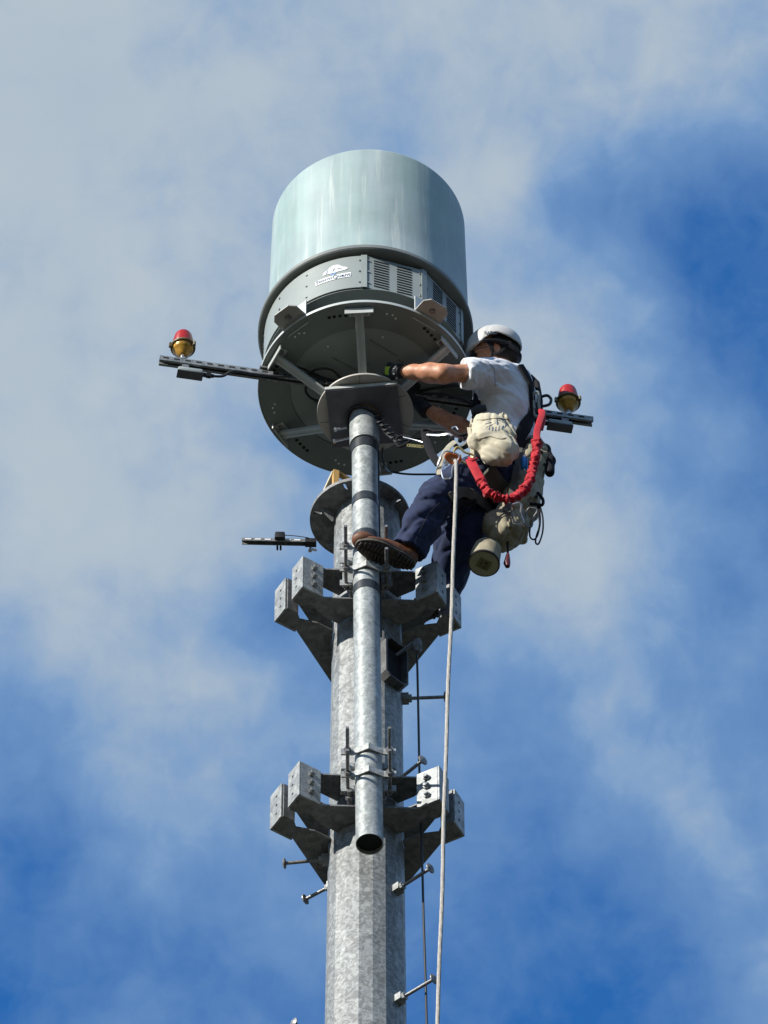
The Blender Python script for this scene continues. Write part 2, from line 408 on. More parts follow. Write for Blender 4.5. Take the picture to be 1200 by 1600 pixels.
# ---- implicit-surface mesher (for the body, clothes and bags)
class SDF:
    def __init__(s, k=.03): s.parts = []; s.k = k; s.post = []
    def add(s, fn, mode='+', k=None): s.parts.append((fn, mode, s.k if k is None else k)); return s
    def cap(s, a, b, ra, rb=None, mode='+', k=None, sc=None):
        """tapered capsule; sc = (axis vector, factor): flattens the section along that axis"""
        a, b = np.array(a, float), np.array(b, float); rb = ra if rb is None else rb
        def fn(P):
            d = b-a; L2 = d@d + 1e-12
            t = np.clip(((P-a)@d)/L2, 0, 1); q = P-a-t[:, None]*d
            if sc is not None:
                ax = np.array(sc[0], float); ax /= np.linalg.norm(ax); w = q@ax
                q = q + ax[None, :]*(w*(1/sc[1]-1))[:, None]
            return (np.sqrt((q*q).sum(1))-(ra+(rb-ra)*t))*(min(1, sc[1]) if sc is not None else 1)
        return s.add(fn, mode, k)
    def ell(s, c, ax, mode='+', k=None, rot=None):
        c = np.array(c, float); ax = np.array(ax, float); Rm = np.array(rot) if rot is not None else np.eye(3)
        def fn(P):
            q = (P-c)@Rm/ax; l = np.sqrt((q*q).sum(1)); g = np.sqrt(((q/ax)**2).sum(1))
            return l*(l-1)/np.maximum(g, 1e-6)
        return s.add(fn, mode, k)
    def rbox(s, c, hs, r, mode='+', k=None, rot=None):
        c = np.array(c, float); hs = np.array(hs, float)-r; Rm = np.array(rot) if rot is not None else np.eye(3)
        def fn(P):
            q = np.abs((P-c)@Rm)-hs
            return np.sqrt((np.maximum(q, 0)**2).sum(1))+np.minimum(q.max(1), 0)-r
        return s.add(fn, mode, k)
    def plane(s, p, n, k=.004):
        "keep the side n points away from"
        p = np.array(p, float); n = np.array(n, float); n = n/np.linalg.norm(n)
        return s.add(lambda P: (P-p)@n, '&', k)
    def __call__(s, P):
        v = None
        for fn, mode, k in s.parts:
            d = fn(P)
            if v is None: v = d; continue
            if mode == '+': h = np.clip(.5+.5*(v-d)/k, 0, 1); v = v*(1-h)+d*h-k*h*(1-h)
            elif mode == '-': d = -d; h = np.clip(.5-.5*(v-d)/k, 0, 1); v = v*(1-h)+d*h+k*h*(1-h)
            else: h = np.clip(.5-.5*(v-d)/k, 0, 1); v = v*(1-h)+d*h+k*h*(1-h)
        for f in s.post: v = v+f(P)
        return v
def surface(fn, lo, hi, h):
    lo, hi = np.array(lo, float), np.array(hi, float)
    n = np.ceil((hi-lo)/h).astype(int)+1
    ax = [lo[i]+h*np.arange(n[i]) for i in range(3)]
    G = np.empty(n)
    YY, ZZ = np.meshgrid(ax[1], ax[2], indexing='ij')
    st = 8
    for i in range(0, n[0], st):
        xs = ax[0][i:i+st]
        P = np.stack(np.broadcast_arrays(xs[:, None, None], YY[None], ZZ[None]), -1).reshape(-1, 3)
        G[i:i+st] = fn(P).reshape(len(xs), n[1], n[2])
    ins = G < 0
    cs = np.zeros(n-1, int); acc = np.zeros((*(n-1), 3)); cnt = np.zeros(n-1)
    sl = lambda o: tuple(slice(o[i], n[i]-1+o[i]) for i in range(3))
    for ax_ in range(3):
        for o1 in (0, 1):
            for o2 in (0, 1):
                o = [0, 0, 0]; oth = [a for a in range(3) if a != ax_]; o[oth[0]] = o1; o[oth[1]] = o2
                p = list(o); p[ax_] = 1
                g0, g1 = G[sl(o)], G[sl(p)]; m = (g0 < 0) != (g1 < 0)
                t = np.where(m, g0/np.where(m, g0-g1, 1), 0)
                for a in range(3): acc[..., a] += np.where(m, (o[a] if a != ax_ else t), 0)
                cnt += m
    has = cnt > 0; idx = -np.ones(n-1, int); idx[has] = np.arange(has.sum())
    gi = np.argwhere(has)
    vs = lo+(gi+acc[has]/cnt[has][:, None])*h
    faces = []
    for a in range(3):
        b, c = (a+1) % 3, (a+2) % 3
        s0 = [slice(None)]*3; s1 = [slice(None)]*3; s0[a] = slice(0, n[a]-1); s1[a] = slice(1, n[a])
        m = ins[tuple(s0)] != ins[tuple(s1)]
        e = np.argwhere(m); e = e[(e[:, b] > 0) & (e[:, c] > 0) & (e[:, b] < n[b]-1) & (e[:, c] < n[c]-1)]
        flip = ins[tuple(s0)][tuple(e.T)]
        def cell(db, dc):
            q = e.copy(); q[:, b] -= db; q[:, c] -= dc; return idx[tuple(q.T)]
        f = np.stack([cell(1, 1), cell(0, 1), cell(0, 0), cell(1, 0)], 1)
        f[~flip] = f[~flip][:, ::-1]; faces.append(f)
    return vs, np.concatenate(faces)
def sobj(name, fn, lo, hi, h, mat, parent, relax=2):
    vs, fs = surface(fn, lo, hi, h)
    base = Vector((0, 0, 0)); p = parent
    while p is not None: base += Vector(p.location); p = p.parent
    if parent is None: base = Vector(((vs[:, 0].min()+vs[:, 0].max())/2, (vs[:, 1].min()+vs[:, 1].max())/2, vs[:, 2].min()))
    me = bpy.data.meshes.new(name); me.from_pydata((vs-np.array(base)).tolist(), [], fs.tolist()); me.validate()
    bm = NB(); bm.from_mesh(me)
    for _ in range(relax): bmesh.ops.smooth_vert(bm, verts=bm.verts, factor=.5, use_axis_x=True, use_axis_y=True, use_axis_z=True)
    bmesh.ops.recalc_face_normals(bm, faces=bm.faces)
    bm.to_mesh(me); bm.free(); smooth(me)
    for m in (mat if isinstance(mat, (list, tuple)) else [mat]): me.materials.append(m)
    o = bpy.data.objects.new(name, me); COL.objects.link(o)
    if parent is not None: o.parent = parent
    else: o.location = base
    return o
def folds(d, freq, amp, seed=0, warp=.03, mask=None, sharp=1.0):
    """cloth folds: ridges across direction d, bent by slow waves"""
    d = np.array(d, float); d /= np.linalg.norm(d); rs = np.random.RandomState(seed)
    W = rs.normal(size=(4, 3))*9; ph = rs.uniform(0, 6.28, 4)
    def f(P):
        w = sum(np.sin(P@W[i]+ph[i]) for i in range(4))*warp
        s = np.sin((P@d+w)*freq+ph[0]); s = np.sign(s)*np.abs(s)**sharp
        s2 = np.sin((P@d+w*1.7)*freq*1.9+ph[1])*.4
        am = .55+.45*np.sin(P@W[3]*1.3+ph[2])
        r = amp*(s+s2)*am
        return r*mask(P) if mask else r
    return f
def crumple(scale, amp, seed=0, warp=1.2):
    """sharp random creases in cloth: thin valleys between puffed facets"""
    rs = np.random.RandomState(seed); D = rs.normal(size=(7, 3)); D /= np.linalg.norm(D, axis=1)[:, None]; ph = rs.uniform(0, 6.28, (7, 3)); Wd = rs.normal(size=(7, 3))
    def f(P):
        r = 0
        for i in range(7):
            w = np.sin(P@Wd[i]*scale*.45+ph[i, 1])*warp+np.sin(P@D[(i+3) % 7]*scale*.8+ph[i, 2])*warp*.6
            s = np.abs(np.sin(P@D[i]*scale*(1+.12*i)+w+ph[i, 0])); m = .5+.5*np.sin(P@D[(i+2) % 7]*scale*.5+ph[i, 2])
            r = r+np.exp(-(s/.28)**2)*m
        return amp*(r-.8)
    return f
def near(c, r):
    c = np.array(c, float)
    return lambda P: np.exp(-((P-c)**2).sum(1)/(r*r))

# ------------------------------------------------------------------ ground
bm = NB(); lathe(bm, [(0, 0), (60, 0), (400, 0), (3000, 0)], (0, 0, 0), 96)
g_ = obj('ground', bm, M['ground']); tag(g_, kind='structure')
def pxm(P):
    return F/((Vector(P)-CAM).dot(FW))

# ------------------------------------------------------------------ monopole
YP = -0.355                                # the antenna pipe stands this far in front of the pole axis
pole = thing('steel_monopole', (0, 0, 0), 'tall tapering galvanised steel pole carrying both collars', 'pole')
prad = lambda z: .1785-.0055*(z-23.75)
ZT = AT(562, 813, 0).z
bm = NB(); ns = 18
off = R(10)
def pring(z): return [bm.verts.new((prad(z)*math.cos(2*math.pi*(k+.5)/ns+R(-90)), prad(z)*math.sin(2*math.pi*(k+.5)/ns+R(-90)), z)) for k in range(ns)]
rs = [pring(z) for z in (0, 6, 12, 18, 22, 24, 26, ZT)]
for a, b in zip(rs, rs[1:]):
    for k in range(ns): bm.faces.new((a[k], a[(k+1) % ns], b[(k+1) % ns], b[k]))
bm.faces.new(rs[-1]); obj('shaft', bm, M['pole'], pole, sm=8)
def holed_plate(bm, outer, holes, z0, z1, c=(0, 0), mi=0):
    loops = [outer]+holes; tops, bots = [], []
    for z, store, rev in ((z0, bots, 1), (z1, tops, 0)):
        es = []
        for lp in loops:
            vs = [bm.verts.new((c[0]+x, c[1]+y, z)) for x, y in lp]; store.append(vs)
            es += [bm.edges.new((vs[i], vs[(i+1) % len(vs)])) for i in range(len(vs))]
        bmesh.ops.triangle_fill(bm, use_beauty=True, use_dissolve=False, edges=es)
    for a, b in zip(bots, tops):
        for i in range(len(a)):
            j = (i+1) % len(a); bm.faces.new((a[i], a[j], b[j], b[i]))
def circ(r, n=64, c=(0, 0)): return [(c[0]+r*math.cos(2*math.pi*k/n), c[1]+r*math.sin(2*math.pi*k/n)) for k in range(n)]
def slot(ang, r, L, w, n=8):
    a = R(ang); out = []
    for s, e in ((1, 0), (-1, 180)):
        for k in range(n+1):
            t = R(-90+180*k/n+e); out.append((r+s*L/2+w/2*math.cos(t), w/2*math.sin(t)))
    return [(x*math.cos(a)-y*math.sin(a), x*math.sin(a)+y*math.cos(a)) for x, y in out]
bm = NB(); fc = (-.035, .0)
holed_plate(bm, circ(.246, 72), [slot(a, .212, .030, .016) for a in (192, 328, 40, 100, 250)]+[circ(.06, 24)], ZT, ZT+.022, fc)
obj('top_plate', bm, M['dark_plate'], pole, sm=30)
bm = NB()
for a in range(20, 380, 60):
    d = V((math.cos(R(a)), math.sin(R(a)), 0)); c = V((-.02, 0, ZT-.028))+d*.19
    prism(bm, [(-.035, .03), (.03, .03), (.03, .02), (-.03, -.05), (-.035, -.05)], -.004, .004,
          Matrix.Translation(c) @ Matrix(((d.x, 0, d.y, 0), (d.y, 0, -d.x, 0), (0, 1, 0, 0), (0, 0, 0, 1))))
objs('gusset', bm, M['dark_plate'], pole, sm=0)

# step bolts: (photo x, y of the head, azimuth from the pole axis, level)
def step_bolt(az, z, L=.15, nutmat=M['plate']):
    d = V((math.cos(R(az)), math.sin(R(az)), 0)); r0 = prad(z); p = d*r0+V((0, 0, z))
    bm = NB(); cyl(bm, p+d*.02, p+d*(.045+L), .0085, seg=14)
    s = obj('step_bolt', bm, M['hard'], pole)
    bm = NB(); box(bm, p+d*.012, (.042, .042, .036), frame(d)); hexnut(bm, p+d*.028, d, .021, .016)
    objs('nut', bm, nutmat, s, sm=0)
    bm = NB(); e = p+d*(.045+L)
    lathe(bm, [(0, 0), (.018, 0), (.026, .004), (.026, .009), (.014, .016), (0, .018)], e, 20, d)
    obj('head', bm, M['hard'], s); return s
def step_at(px, py, az, L=.15):
    """bolt whose head shows at a photo position: find its level"""
    d = V((math.cos(R(az)), math.sin(R(az)), 0)); z = AT(px, py, 0).z
    for _ in range(8):
        r = prad(z)+.05+L; z = AT(px, py, d.y*r).z
    return step_bolt(az, z, L)
for px, py, az in ((687, 1089, -3), (655, 1188, -46), (662, 1357, -40), (664, 1530, -38), (455, 1349, 173), (489, 1405, 146), (496, 1599, 215)):
    step_at(px, py, az, .15 if az != 146 else .11)

# cable entry port on the pole: a hexagonal welded frame, open towards the right front
pd = V((math.cos(R(-47)), math.sin(R(-47)), 0)); pc = AT(618, 1033, -.155); 
T = Matrix.Translation(V((0, 0, pc.z))+pd*.125) @ frame(pd, V((0, 0, 1))).to_4x4()
bm = NB()
ow, oh, ch = .070, .145, .026
def hexa(w, h, c): return [(-w, -h+c), (-w+c, -h), (w-c, -h), (w, -h+c), (w, h-c), (w-c, h), (-w+c, h), (-w, h-c)]
o_, i_ = hexa(ow, oh, ch), hexa(ow-.008, oh-.008, ch-.003)
va = [[bm.verts.new(T@V((x, y, z))) for x, y in lp] for lp, z in ((o_, 0), (o_, .088), (i_, .088), (i_, .0))]
for a, b in zip(va, va[1:]):
    for k in range(8): bm.faces.new((a[k], a[(k+1) % 8], b[(k+1) % 8], b[k]))
port = obj('cable_port', bm, M['port'], pole, sm=0)
bm = NB(); prism(bm, hexa(ow-.009, oh-.009, ch-.003), .044, .047, T); obj('opening_shade', bm, M['hole_shade'], port, sm=0)  # black sheet paints the shade inside the port

# ------------------------------------------------------------------ collars
ROT, CR, CG, CT, CW, CH, CA = 2.5, .431, .024, .092, .106, .230, .262
def jp(th, side, r, off, z):
    t = R(th+ROT); n = V((math.cos(t), math.sin(t), 0)); m = V((-n.y, n.x, 0))*side
    return n*r+m*off+V((0, 0, z))
def make_segment(th, zt, parent, cover=False):
    """one third of a collar between the joints at th-60 and th+60"""
    zb = zt-CH; pts = []
    for (jt, sd) in ((th-60, 1), (th+60, -1)):
        l = [jp(jt, sd, CR-CW, CG+CT, 0), jp(jt, sd, CR, CG+CT, 0), jp(jt, sd, CR, CG, 0), jp(jt, sd, CR-.055, CG, 0), jp(jt, sd, CR-.085, CG+.028, 0), jp(jt, sd, .305, CG+.014, 0), jp(jt, sd, .262, CG, 0), jp(jt, sd, .175, CG, 0)]
        pts.append(l)
    inner = [V((.175*math.cos(R(th+ROT+a)), .175*math.sin(R(th+ROT+a)), 0)) for a in range(-48, 49, 8)]
    poly = pts[0][::-1][:0] + [(p.x, p.y) for p in pts[0][::-1]][::-1]
    ring = pts[0]+inner+pts[1][::-1]
    bm = NB()
    for z in (zt-.009, zb):
        a = [bm.verts.new((p.x, p.y, z)) for p in ring]; b = [bm.verts.new((p.x, p.y, z+.009)) for p in ring]
        ea = [bm.edges.new((a[i], a[(i+1) % len(a)])) for i in range(len(a))]; eb = [bm.edges.new((b[i], b[(i+1) % len(b)])) for i in range(len(b))]
        bmesh.ops.triangle_fill(bm, use_beauty=True, edges=ea); bmesh.ops.triangle_fill(bm, use_beauty=True, edges=eb)
        for i in range(len(a)): j = (i+1) % len(a); bm.faces.new((a[i], a[j], b[j], b[i]))
    seg = obj('collar_segment', bm, M['dark_plate'], parent, sm=0)
    bm = NB(); nb = NB(); bl = NB(); jb = NB()
    for (jt, sd) in ((th-60, 1), (th+60, -1)):
        t = R(jt+ROT); n = V((math.cos(t), math.sin(t), 0)); m = V((-n.y, n.x, 0))*sd; Rm = Matrix((n, m, V((0, 0, 1)))).transposed()
        h = CH+.010; zc = (zt+zb)/2
        def pl(r0, r1, o0, o1, mi=0): box(bm, n*(r0+r1)/2+m*(o0+o1)/2+V((0, 0, zc)), (abs(r1-r0), abs(o1-o0), h+.004*mi), Rm)
        pl(CR-CW, CR+.001, CG+CT, CG+CT+.010)
        pl(CR+.001, CR+.011, CG+.006, CG+CT+.010)
        box(jb, n*(CR-.030)+m*(CG+.002)+V((0, 0, zc)), (.060, .006, h-.012), Rm)
        for k in (-1, 0, 1):
            c = n*(CR-.052)+m*(CG+CT+.010)+V((0, 0, zc+k*.062))
            hexnut(nb, c, m, .0185, .012); cyl(nb, c+m*.012, c+m*.024, .011, seg=10); cyl(nb, c-m*(CT+.01), c, .010, seg=10)
            e = n*(CR+.011)+m*(CG+CT*.5)+V((0, 0, zc+k*.062)); cyl(bl, e-n*.003, e+n*.0008, .0075, seg=14)
    objs('bolt_flange', bm, M['plate'], seg, sm=0, bevel=.002)
    objs('hex_bolt', nb, M['bolt'], seg, sm=0); objs('joint_plate', jb, M['dark_plate'], seg, sm=0)  # joint plates in dark steel paint the shade of the gap
    objs('bolt_hole_shade', bl, M['hole_shade'], seg, sm=0)  # black discs paint the shade of open bolt holes
    return seg
def saddle(zt, parent):
    bm = NB(); w, h = .232, .150; y0 = -CA-.004; zc = zt-.075
    box(bm, (0, y0-.005, zc), (w, .008, h))
    box(bm, (0, y0-.022, zc-h/2+.004), (w, .026, .008)); box(bm, (0, y0-.022, zc+h/2-.004), (w, .026, .008))
    obj('saddle_plate', bm, M['plate'], parent, sm=0, bevel=.0015)
    bm = NB()
    for x in (-.075, .075):
        for dz in (-.01,): hexnut(bm, (x, y0-.010, zt-.19), V((0, -1, 0)), .02, .02); cyl(bm, (x, y0+.02, zt-.19), (x, y0-.06, zt-.19), .010, seg=10)
    objs('anchor_nut', bm, M['hard'], parent, sm=0)
LUP = ('galvanised three-sided collar high on the pole, right under the worker\'s boots', 'galvanised three-sided collar low on the pole around the open end of the pipe')
collars = []
for zt, lab in ((26.271, LUP[0]), (24.729, LUP[1])):
    c = thing('mounting_collar', (0, 0, zt-CH), lab, 'mounting collar', 'bolted collars around the pole')
    for th in (270, 30, 150): make_segment(th, zt, c)
    saddle(zt, c); collars.append(c)

# ------------------------------------------------------------------ antenna pipe
PZ0, PZ1 = AT(577.5, 1319, YP), AT(569, 652, YP)
pr_ = 21.8/pxm(PZ0)
pipe = thing('antenna_pipe', tuple(PZ0), 'round galvanised pipe clamped upright in front of the pole, open at its lower end', 'pipe')
pax = (PZ1-PZ0).normalized()
bm = NB(); L_ = (PZ1-PZ0).length
lathe(bm, [(pr_-.004, .001), (pr_, 0), (pr_, L_+.05), (pr_-.004, L_+.05), (pr_-.004, .001)], PZ0, 48, pax)
obj('tube', bm, M['pipe'], pipe)
bm = NB(); lathe(bm, [(0, .022), (pr_-.0045, .022), (pr_-.0045, .026), (0, .026)], PZ0, 32, pax); obj('bore_shade', bm, M['hole_shade'], pipe)  # black plug paints the unlit inside of the pipe
def along(py):                      # point of the pipe axis seen at photo height py
    lo, hi = 0.0, L_+.2
    for _ in range(40):
        m = (lo+hi)/2; p = PZ0+pax*m; d = p-CAM; y = 800-F*d.dot(UP)/d.dot(FW)
        if y > py: lo = m
        else: hi = m
    return (lo+hi)/2
def band(y0, y1, r, mat, nm):       # heights are read on the near side of the pipe
    s0 = along(y0+pr_*250-2); s1 = along(y1+pr_*250-2)
    bm = NB(); lathe(bm, [(pr_+.0005, s0), (r, s0+.001), (r, s1-.001), (pr_+.0005, s1)], PZ0, 48, pax, closed=True)
    return obj(nm, bm, mat, pipe)
band(781, 769, pr_+.0025, M['tape'], 'tape_band'); band(919, 907, pr_+.0025, M['tape'], 'tape_band'); band(838, 827, pr_+.0025, M['tape'], 'tape_band')
band(697, 684, pr_+.003, M['tape'], 'tape_band')
s0 = along(683+14); bm = NB()
lathe(bm, [(pr_+.0008, s0), (pr_+.010, s0), (pr_+.010, L_+.03), (pr_+.0008, L_+.03)], PZ0, 48, pax, closed=True); obj('sleeve', bm, M['pipe'], pipe)
bm = NB(); lathe(bm, [(pr_+.011, L_-.008), (pr_+.017, L_-.008), (pr_+.017, L_+.015), (pr_+.011, L_+.015)], PZ0, 48, pax, closed=True); obj('rust_ring', bm, M['rust'], pipe)
# black cable running down the right side of the pipe
cp = spline([PZ0+pax*s+V((pr_*.93+.007, .035, 0)) for s in np.linspace(along(985), L_-.02, 8)], 4)
bm = NB(); tube(bm, cp, .0065, 8); tag(obj('pipe_cable', bm, M['black']), 'thin black cable running down the right side of the galvanised pipe', 'cable')

# pipe clamps: two levels at each collar
def pipe_clamp(yj, tip, label, rl=.14):
    Yj = YP-.046; P = AT(577, yj, Yj); z = P.z; cx = PZ0.x+(z-PZ0.z)*pax.x
    t = thing('pipe_clamp', (cx, YP, z-.012), label, 'pipe clamp', 'V-shaped clamps holding the pipe to the collars')
    for s, yy in ((1, 0), (-1, 0)):
        # jaw outline in plan; the V bulges away from the pipe centre
        outl = [(-.125, .0), (-.085, .0), (-.068, .0), (0, .036), (.068, 0), (.125, 0)]
        inn = [(x, y-.008) for x, y in outl]
        bm = NB(); T = Matrix.Translation((cx, 0, z))
        q = lambda x, y: (x, (YP-.046-y) if s == 1 else (YP+.046+y))
        po = [q(x, y) for x, y in outl]+[q(x, y) for x, y in inn[::-1]]
        prism(bm, po, -.020, .020, T); obj('clamp_jaw', bm, M['plate'], t, sm=0)
    for x in (-.096, .096):
        bm = NB(); y0 = -CA-.012; y1 = AT(577, tip, 0).y; y1 = YP-.046-rl
        cyl(bm, (cx+x, y0, z), (cx+x, y1, z), .0085, seg=12)
        rod = obj('threaded_rod', bm, M['hard'], t)
        bm = NB(); hexnut(bm, (cx+x, YP-.047, z), (0, -1, 0), .018, .016); hexnut(bm, (cx+x, YP+.047, z), (0, 1, 0), .018, .014)
        objs('nut', bm, M['hard'], rod, sm=0)
pipe_clamp(1174, 1140, 'upper pipe clamp with long threaded rods just above the lower collar')
pipe_clamp(1209, 1175, 'lower pipe clamp seated on the saddle plate of the lower collar')
pipe_clamp(853, 820, 'pipe clamp partly hidden by the sole of the left boot', .12)
pipe_clamp(888, 855, 'pipe clamp just below the boot sole on the upper collar', .12)

# ------------------------------------------------------------------ radar
XC, YC = -.010, YP
ZD = AT(571, 608, YC).z                   # disc
RD = 167/pxm((XC, YC, ZD))
radar = thing('weather_radar', (XC, YC, AT(571, 645, YC).z-.03), 'big weather radar with a streaked pale radome on top of the pipe', 'radar')
C0 = lambda z: (XC, YC, z)
ZDR = AT(571, 451, YC-.500).z             # drum bottom
ZF = AT(573, 525, YC).z                   # flange ring
ZR0 = ZF+.035
RR = 156.5/pxm((XC, YC, ZF+.3)); ZR1 = AT(576, 231, YC-RR+.03).z
bm = NB(); pf = [(RR+.004, ZR0), (RR, ZR0+.015)]
pf += [(RR-.003*k, ZR0+.015+(ZR1-.05-ZR0-.015)*k/4) for k in range(1, 5)]
pf += [(RR-.012-.04*(1-math.cos(R(a))), ZR1-.05+.035*math.sin(R(a))) for a in range(15, 91, 15)] + [(RR*.6, ZR1-.004), (0, ZR1)]
lathe(bm, pf, (XC+.012, YC, 0), 128); obj('radome', bm, M['radome'], radar, sm=40)
bm = NB(); RF = 168.5/pxm((XC, YC, ZF))
lathe(bm, [(.42, ZF-.004), (RF-.006, ZF-.004), (RF, ZF+.002), (RF, ZF+.024), (RF-.012, ZF+.024), (RF-.014, ZF+.034), (.42, ZF+.034)], C0(0), 128); obj('flange_ring', bm, M['trim'], radar, sm=30)
bm = NB(); RH = .493
lathe(bm, [(.470, ZDR), (.470, ZF-.004)], C0(0), 128); bmf = obj('housing', bm, M['trim'], radar)
bm = NB(); lathe(bm, [(.30, ZDR), (RH+.004, ZDR), (RH+.004, ZDR+.004), (.30, ZDR+.004)], C0(0), 128, closed=True); obj('housing_floor', bm, M['disc'], radar)
bm = NB(); lathe(bm, [(.385, ZD), (.385, ZDR)], C0(0), 96); obj('neck', bm, M['disc'], radar)
# cover panels around the housing
hz0, hz1 = ZDR+.008, ZF-.028
def arc_panel(a0, a1, r, th, nseg, z0=hz0, z1=hz1):
    bm = NB(); P = []
    for k in range(nseg+1):
        a = R(a0+(a1-a0)*k/nseg); P.append((math.cos(a)*r, math.sin(a)*r))
    P2 = [(x*(1-th/r), y*(1-th/r)) for x, y in P]
    prism(bm, P+P2[::-1], z0, z1, Matrix.Translation(C0(0))); return bm
panels = [(183, 268.5, 24), (270, 304, 1), (305.5, 339.5, 1), (341, 375, 1), (377, 455, 20), (457, 541, 20)]
for a0, a1, ns_ in panels:
    p_ = obj('cover_panel', arc_panel(a0, a1, RH+.012, .006, ns_), M['housing'], radar, sm=20)
    bm = NB()
    rows = [a0+1.6, a1-1.6] if ns_ == 1 else [a0+2, a0+30, a0+52, a1-1.6]
    for a in rows:
        for k in (0.15, .5, .85):
            rr = RH+.0125
            if ns_ == 1: half = R((a1-a0)/2); rr = (RH+.012)*math.cos(half)/math.cos(R(a-(a0+a1)/2))+.001
            d = V((math.cos(R(a)), math.sin(R(a)), 0)); c = V(C0(hz0+(hz1-hz0)*k))+d*rr; cyl(bm, c-d*.002, c+d*.004, .006, seg=10)
    objs('screw', bm, M['hard'], p_, sm=0)
    if ns_ == 1 and a0 < 360:
        half = R((a1-a0)/2); ap = (RH+.012)*math.cos(half); am = R((a0+a1)/2); n = V((math.cos(am), math.sin(am), 0)); tt = V((-n.y, n.x, 0)); Rm = Matrix((tt, n, V((0, 0, 1)))).transposed()
        offs = (-.066, .052) if a0 < 300 else ((-.045, .065) if a0 < 330 else (-.06, .05))
        for o in offs:
            bm = NB()
            for k in range(11):
                zz = hz0+(hz1-hz0)*(.10+.08*k); c = V(C0(zz))+n*(ap+.0006)+tt*o
                box(bm, c, (.076, .0035, .0085), Rm)
            obj('louvre_shade', bm, M['hole_shade'], p_, sm=0)  # dark boxes paint the shade in the vent slots
# raised vertical joint strips between panels
for a in (269.2, 304.8, 340.2):
    d = V((math.cos(R(a)), math.sin(R(a)), 0)); bm = NB(); box(bm, V(C0((hz0+hz1)/2))+d*(RH+.014), (.003, .030, hz1-hz0+.006), Matrix((d, V((-d.y, d.x, 0)), V((0, 0, 1)))).transposed()); obj('joint_strip', bm, M['housing'], radar, sm=0)
# emblem and lettering, bent round the housing
def bend(bm, a0, zc, r=RH+.0135):
    for v in bm.verts:
        x, y, z = v.co; a = R(a0)+x/r; v.co = V((XC+math.cos(a)*(r+z), YC+math.sin(a)*(r+z), zc+y))
def text_bm(s, size, ext=.0006, bold=0.0, spacing=1.0):
    c = bpy.data.curves.new('t', 'FONT'); c.body = s; c.size = size; c.extrude = ext; c.offset = bold; c.align_x = 'CENTER'; c.align_y = 'CENTER'; c.space_character = spacing
    o = bpy.data.objects.new('t', c); COL.objects.link(o); dg = bpy.context.evaluated_depsgraph_get(); dg.update()
    me = bpy.data.meshes.new_from_object(o.evaluated_get(dg)); bm = NB(); bm.from_mesh(me)
    bpy.data.objects.remove(o); bpy.data.curves.remove(c); bpy.data.meshes.remove(me); return bm
LA = 251.5; LZ = hz0+(hz1-hz0)*.42
def grid_strip(w, h, n, x0=0, y0=0, z=0.0, th=.0008):
    bm = NB()
    for k in range(n):
        x = x0-w/2+w*(k+.5)/n; box(bm, (x, y0, z+th/2), (w/n, h, th))
    bmesh.ops.remove_doubles(bm, verts=bm.verts, dist=1e-5); return bm
bm = grid_strip(.185, .036, 16); bend(bm, LA, LZ); lg = obj('logo_strip', bm, M['white'], radar, sm=0)
bm = text_bm('StormQuant', .036, .0006, .0006); bmesh.ops.scale(bm, vec=(.98, 1, 1), verts=bm.verts)
bmesh.ops.translate(bm, verts=bm.verts, vec=(0, 0, .0018)); bend(bm, LA, LZ); obj('lettering', bm, M['mark_grey'], lg, sm=0)
# cloud with a flat base and slim tail, drops below
cl = [(-.062, -.004), (-.060, .014), (-.046, .024), (-.036, .028), (-.028, .044), (-.008, .056), (.016, .054), (.030, .040), (.040, .028), (.056, .022), (.066, .012), (.064, .003), (.048, -.003), (0, -.006)]
def poly_strip(pts, x0, y0, z, th, sc=1.0):
    """thin sheet of a 2-D outline cut into narrow columns so that it can be bent"""
    bm = NB(); prism(bm, [(x0+x*sc, y0+y*sc) for x, y in pts], z, z+th)
    for k in range(-8, 9): bmesh.ops.bisect_plane(bm, geom=bm.verts[:]+bm.edges[:]+bm.faces[:], plane_co=(x0+k*.01, 0, 0), plane_no=(1, 0, 0))
    return bm
bm = poly_strip(cl, .010, .048, 0, .0008); bend(bm, LA, LZ); em = obj('cloud_emblem', bm, M['white'], radar, sm=0)
bm = NB()
for x, y, r in ((-.03, .058, 18), (.005, .064, 20), (.036, .062, -60)):
    box(bm, (x, y, .0012), (.007, .026, .0008), Matrix.Rotation(R(-r), 3, 'Z'))
bend(bm, LA, LZ); objs('emblem_line', bm, M['mark_grey'], em, sm=0)
bm = NB()
for x, y in ((-.008, .034), (.012, .036), (.002, .026)): box(bm, (x, y, .0006), (.010, .010, .0008), Matrix.Rotation(R(45), 3, 'Z'))
bend(bm, LA, LZ); objs('emblem_drop', bm, M['logo_blue'], em, sm=0)

# base disc: outer ring, paler recessed middle
bm = NB(); lathe(bm, [(.372, ZD-.006), (RD-.003, ZD-.006), (RD, ZD-.003), (RD, ZD+.006), (RD-.003, ZD+.009), (.372, ZD+.009)], C0(0), 128, closed=True); disc = obj('base_disc', bm, M['disc'], radar, sm=30)
bm = NB(); lathe(bm, [(RD+.0004, ZD-.0075), (RD+.004, ZD-.0075), (RD+.004, ZD+.0105), (RD+.0004, ZD+.0105)], C0(0), 128, closed=True); obj('lit_edge_ring', bm, M['alu'], disc, sm=30)  # light grey ring paints the sunlit edge of the disc
bm = NB(); lathe(bm, [(0, ZD+.0), (.371, ZD+.0), (.371, ZD+.012), (0, ZD+.012)], C0(0), 96); inn = obj('middle_disc', bm, M['inner'], radar, sm=30)
bm = NB()
for a0, a1, r0, r1 in ((-60, -48, .2, .34), (-48, -10, .3, .31), (100, 130, .28, .29)):
    pass
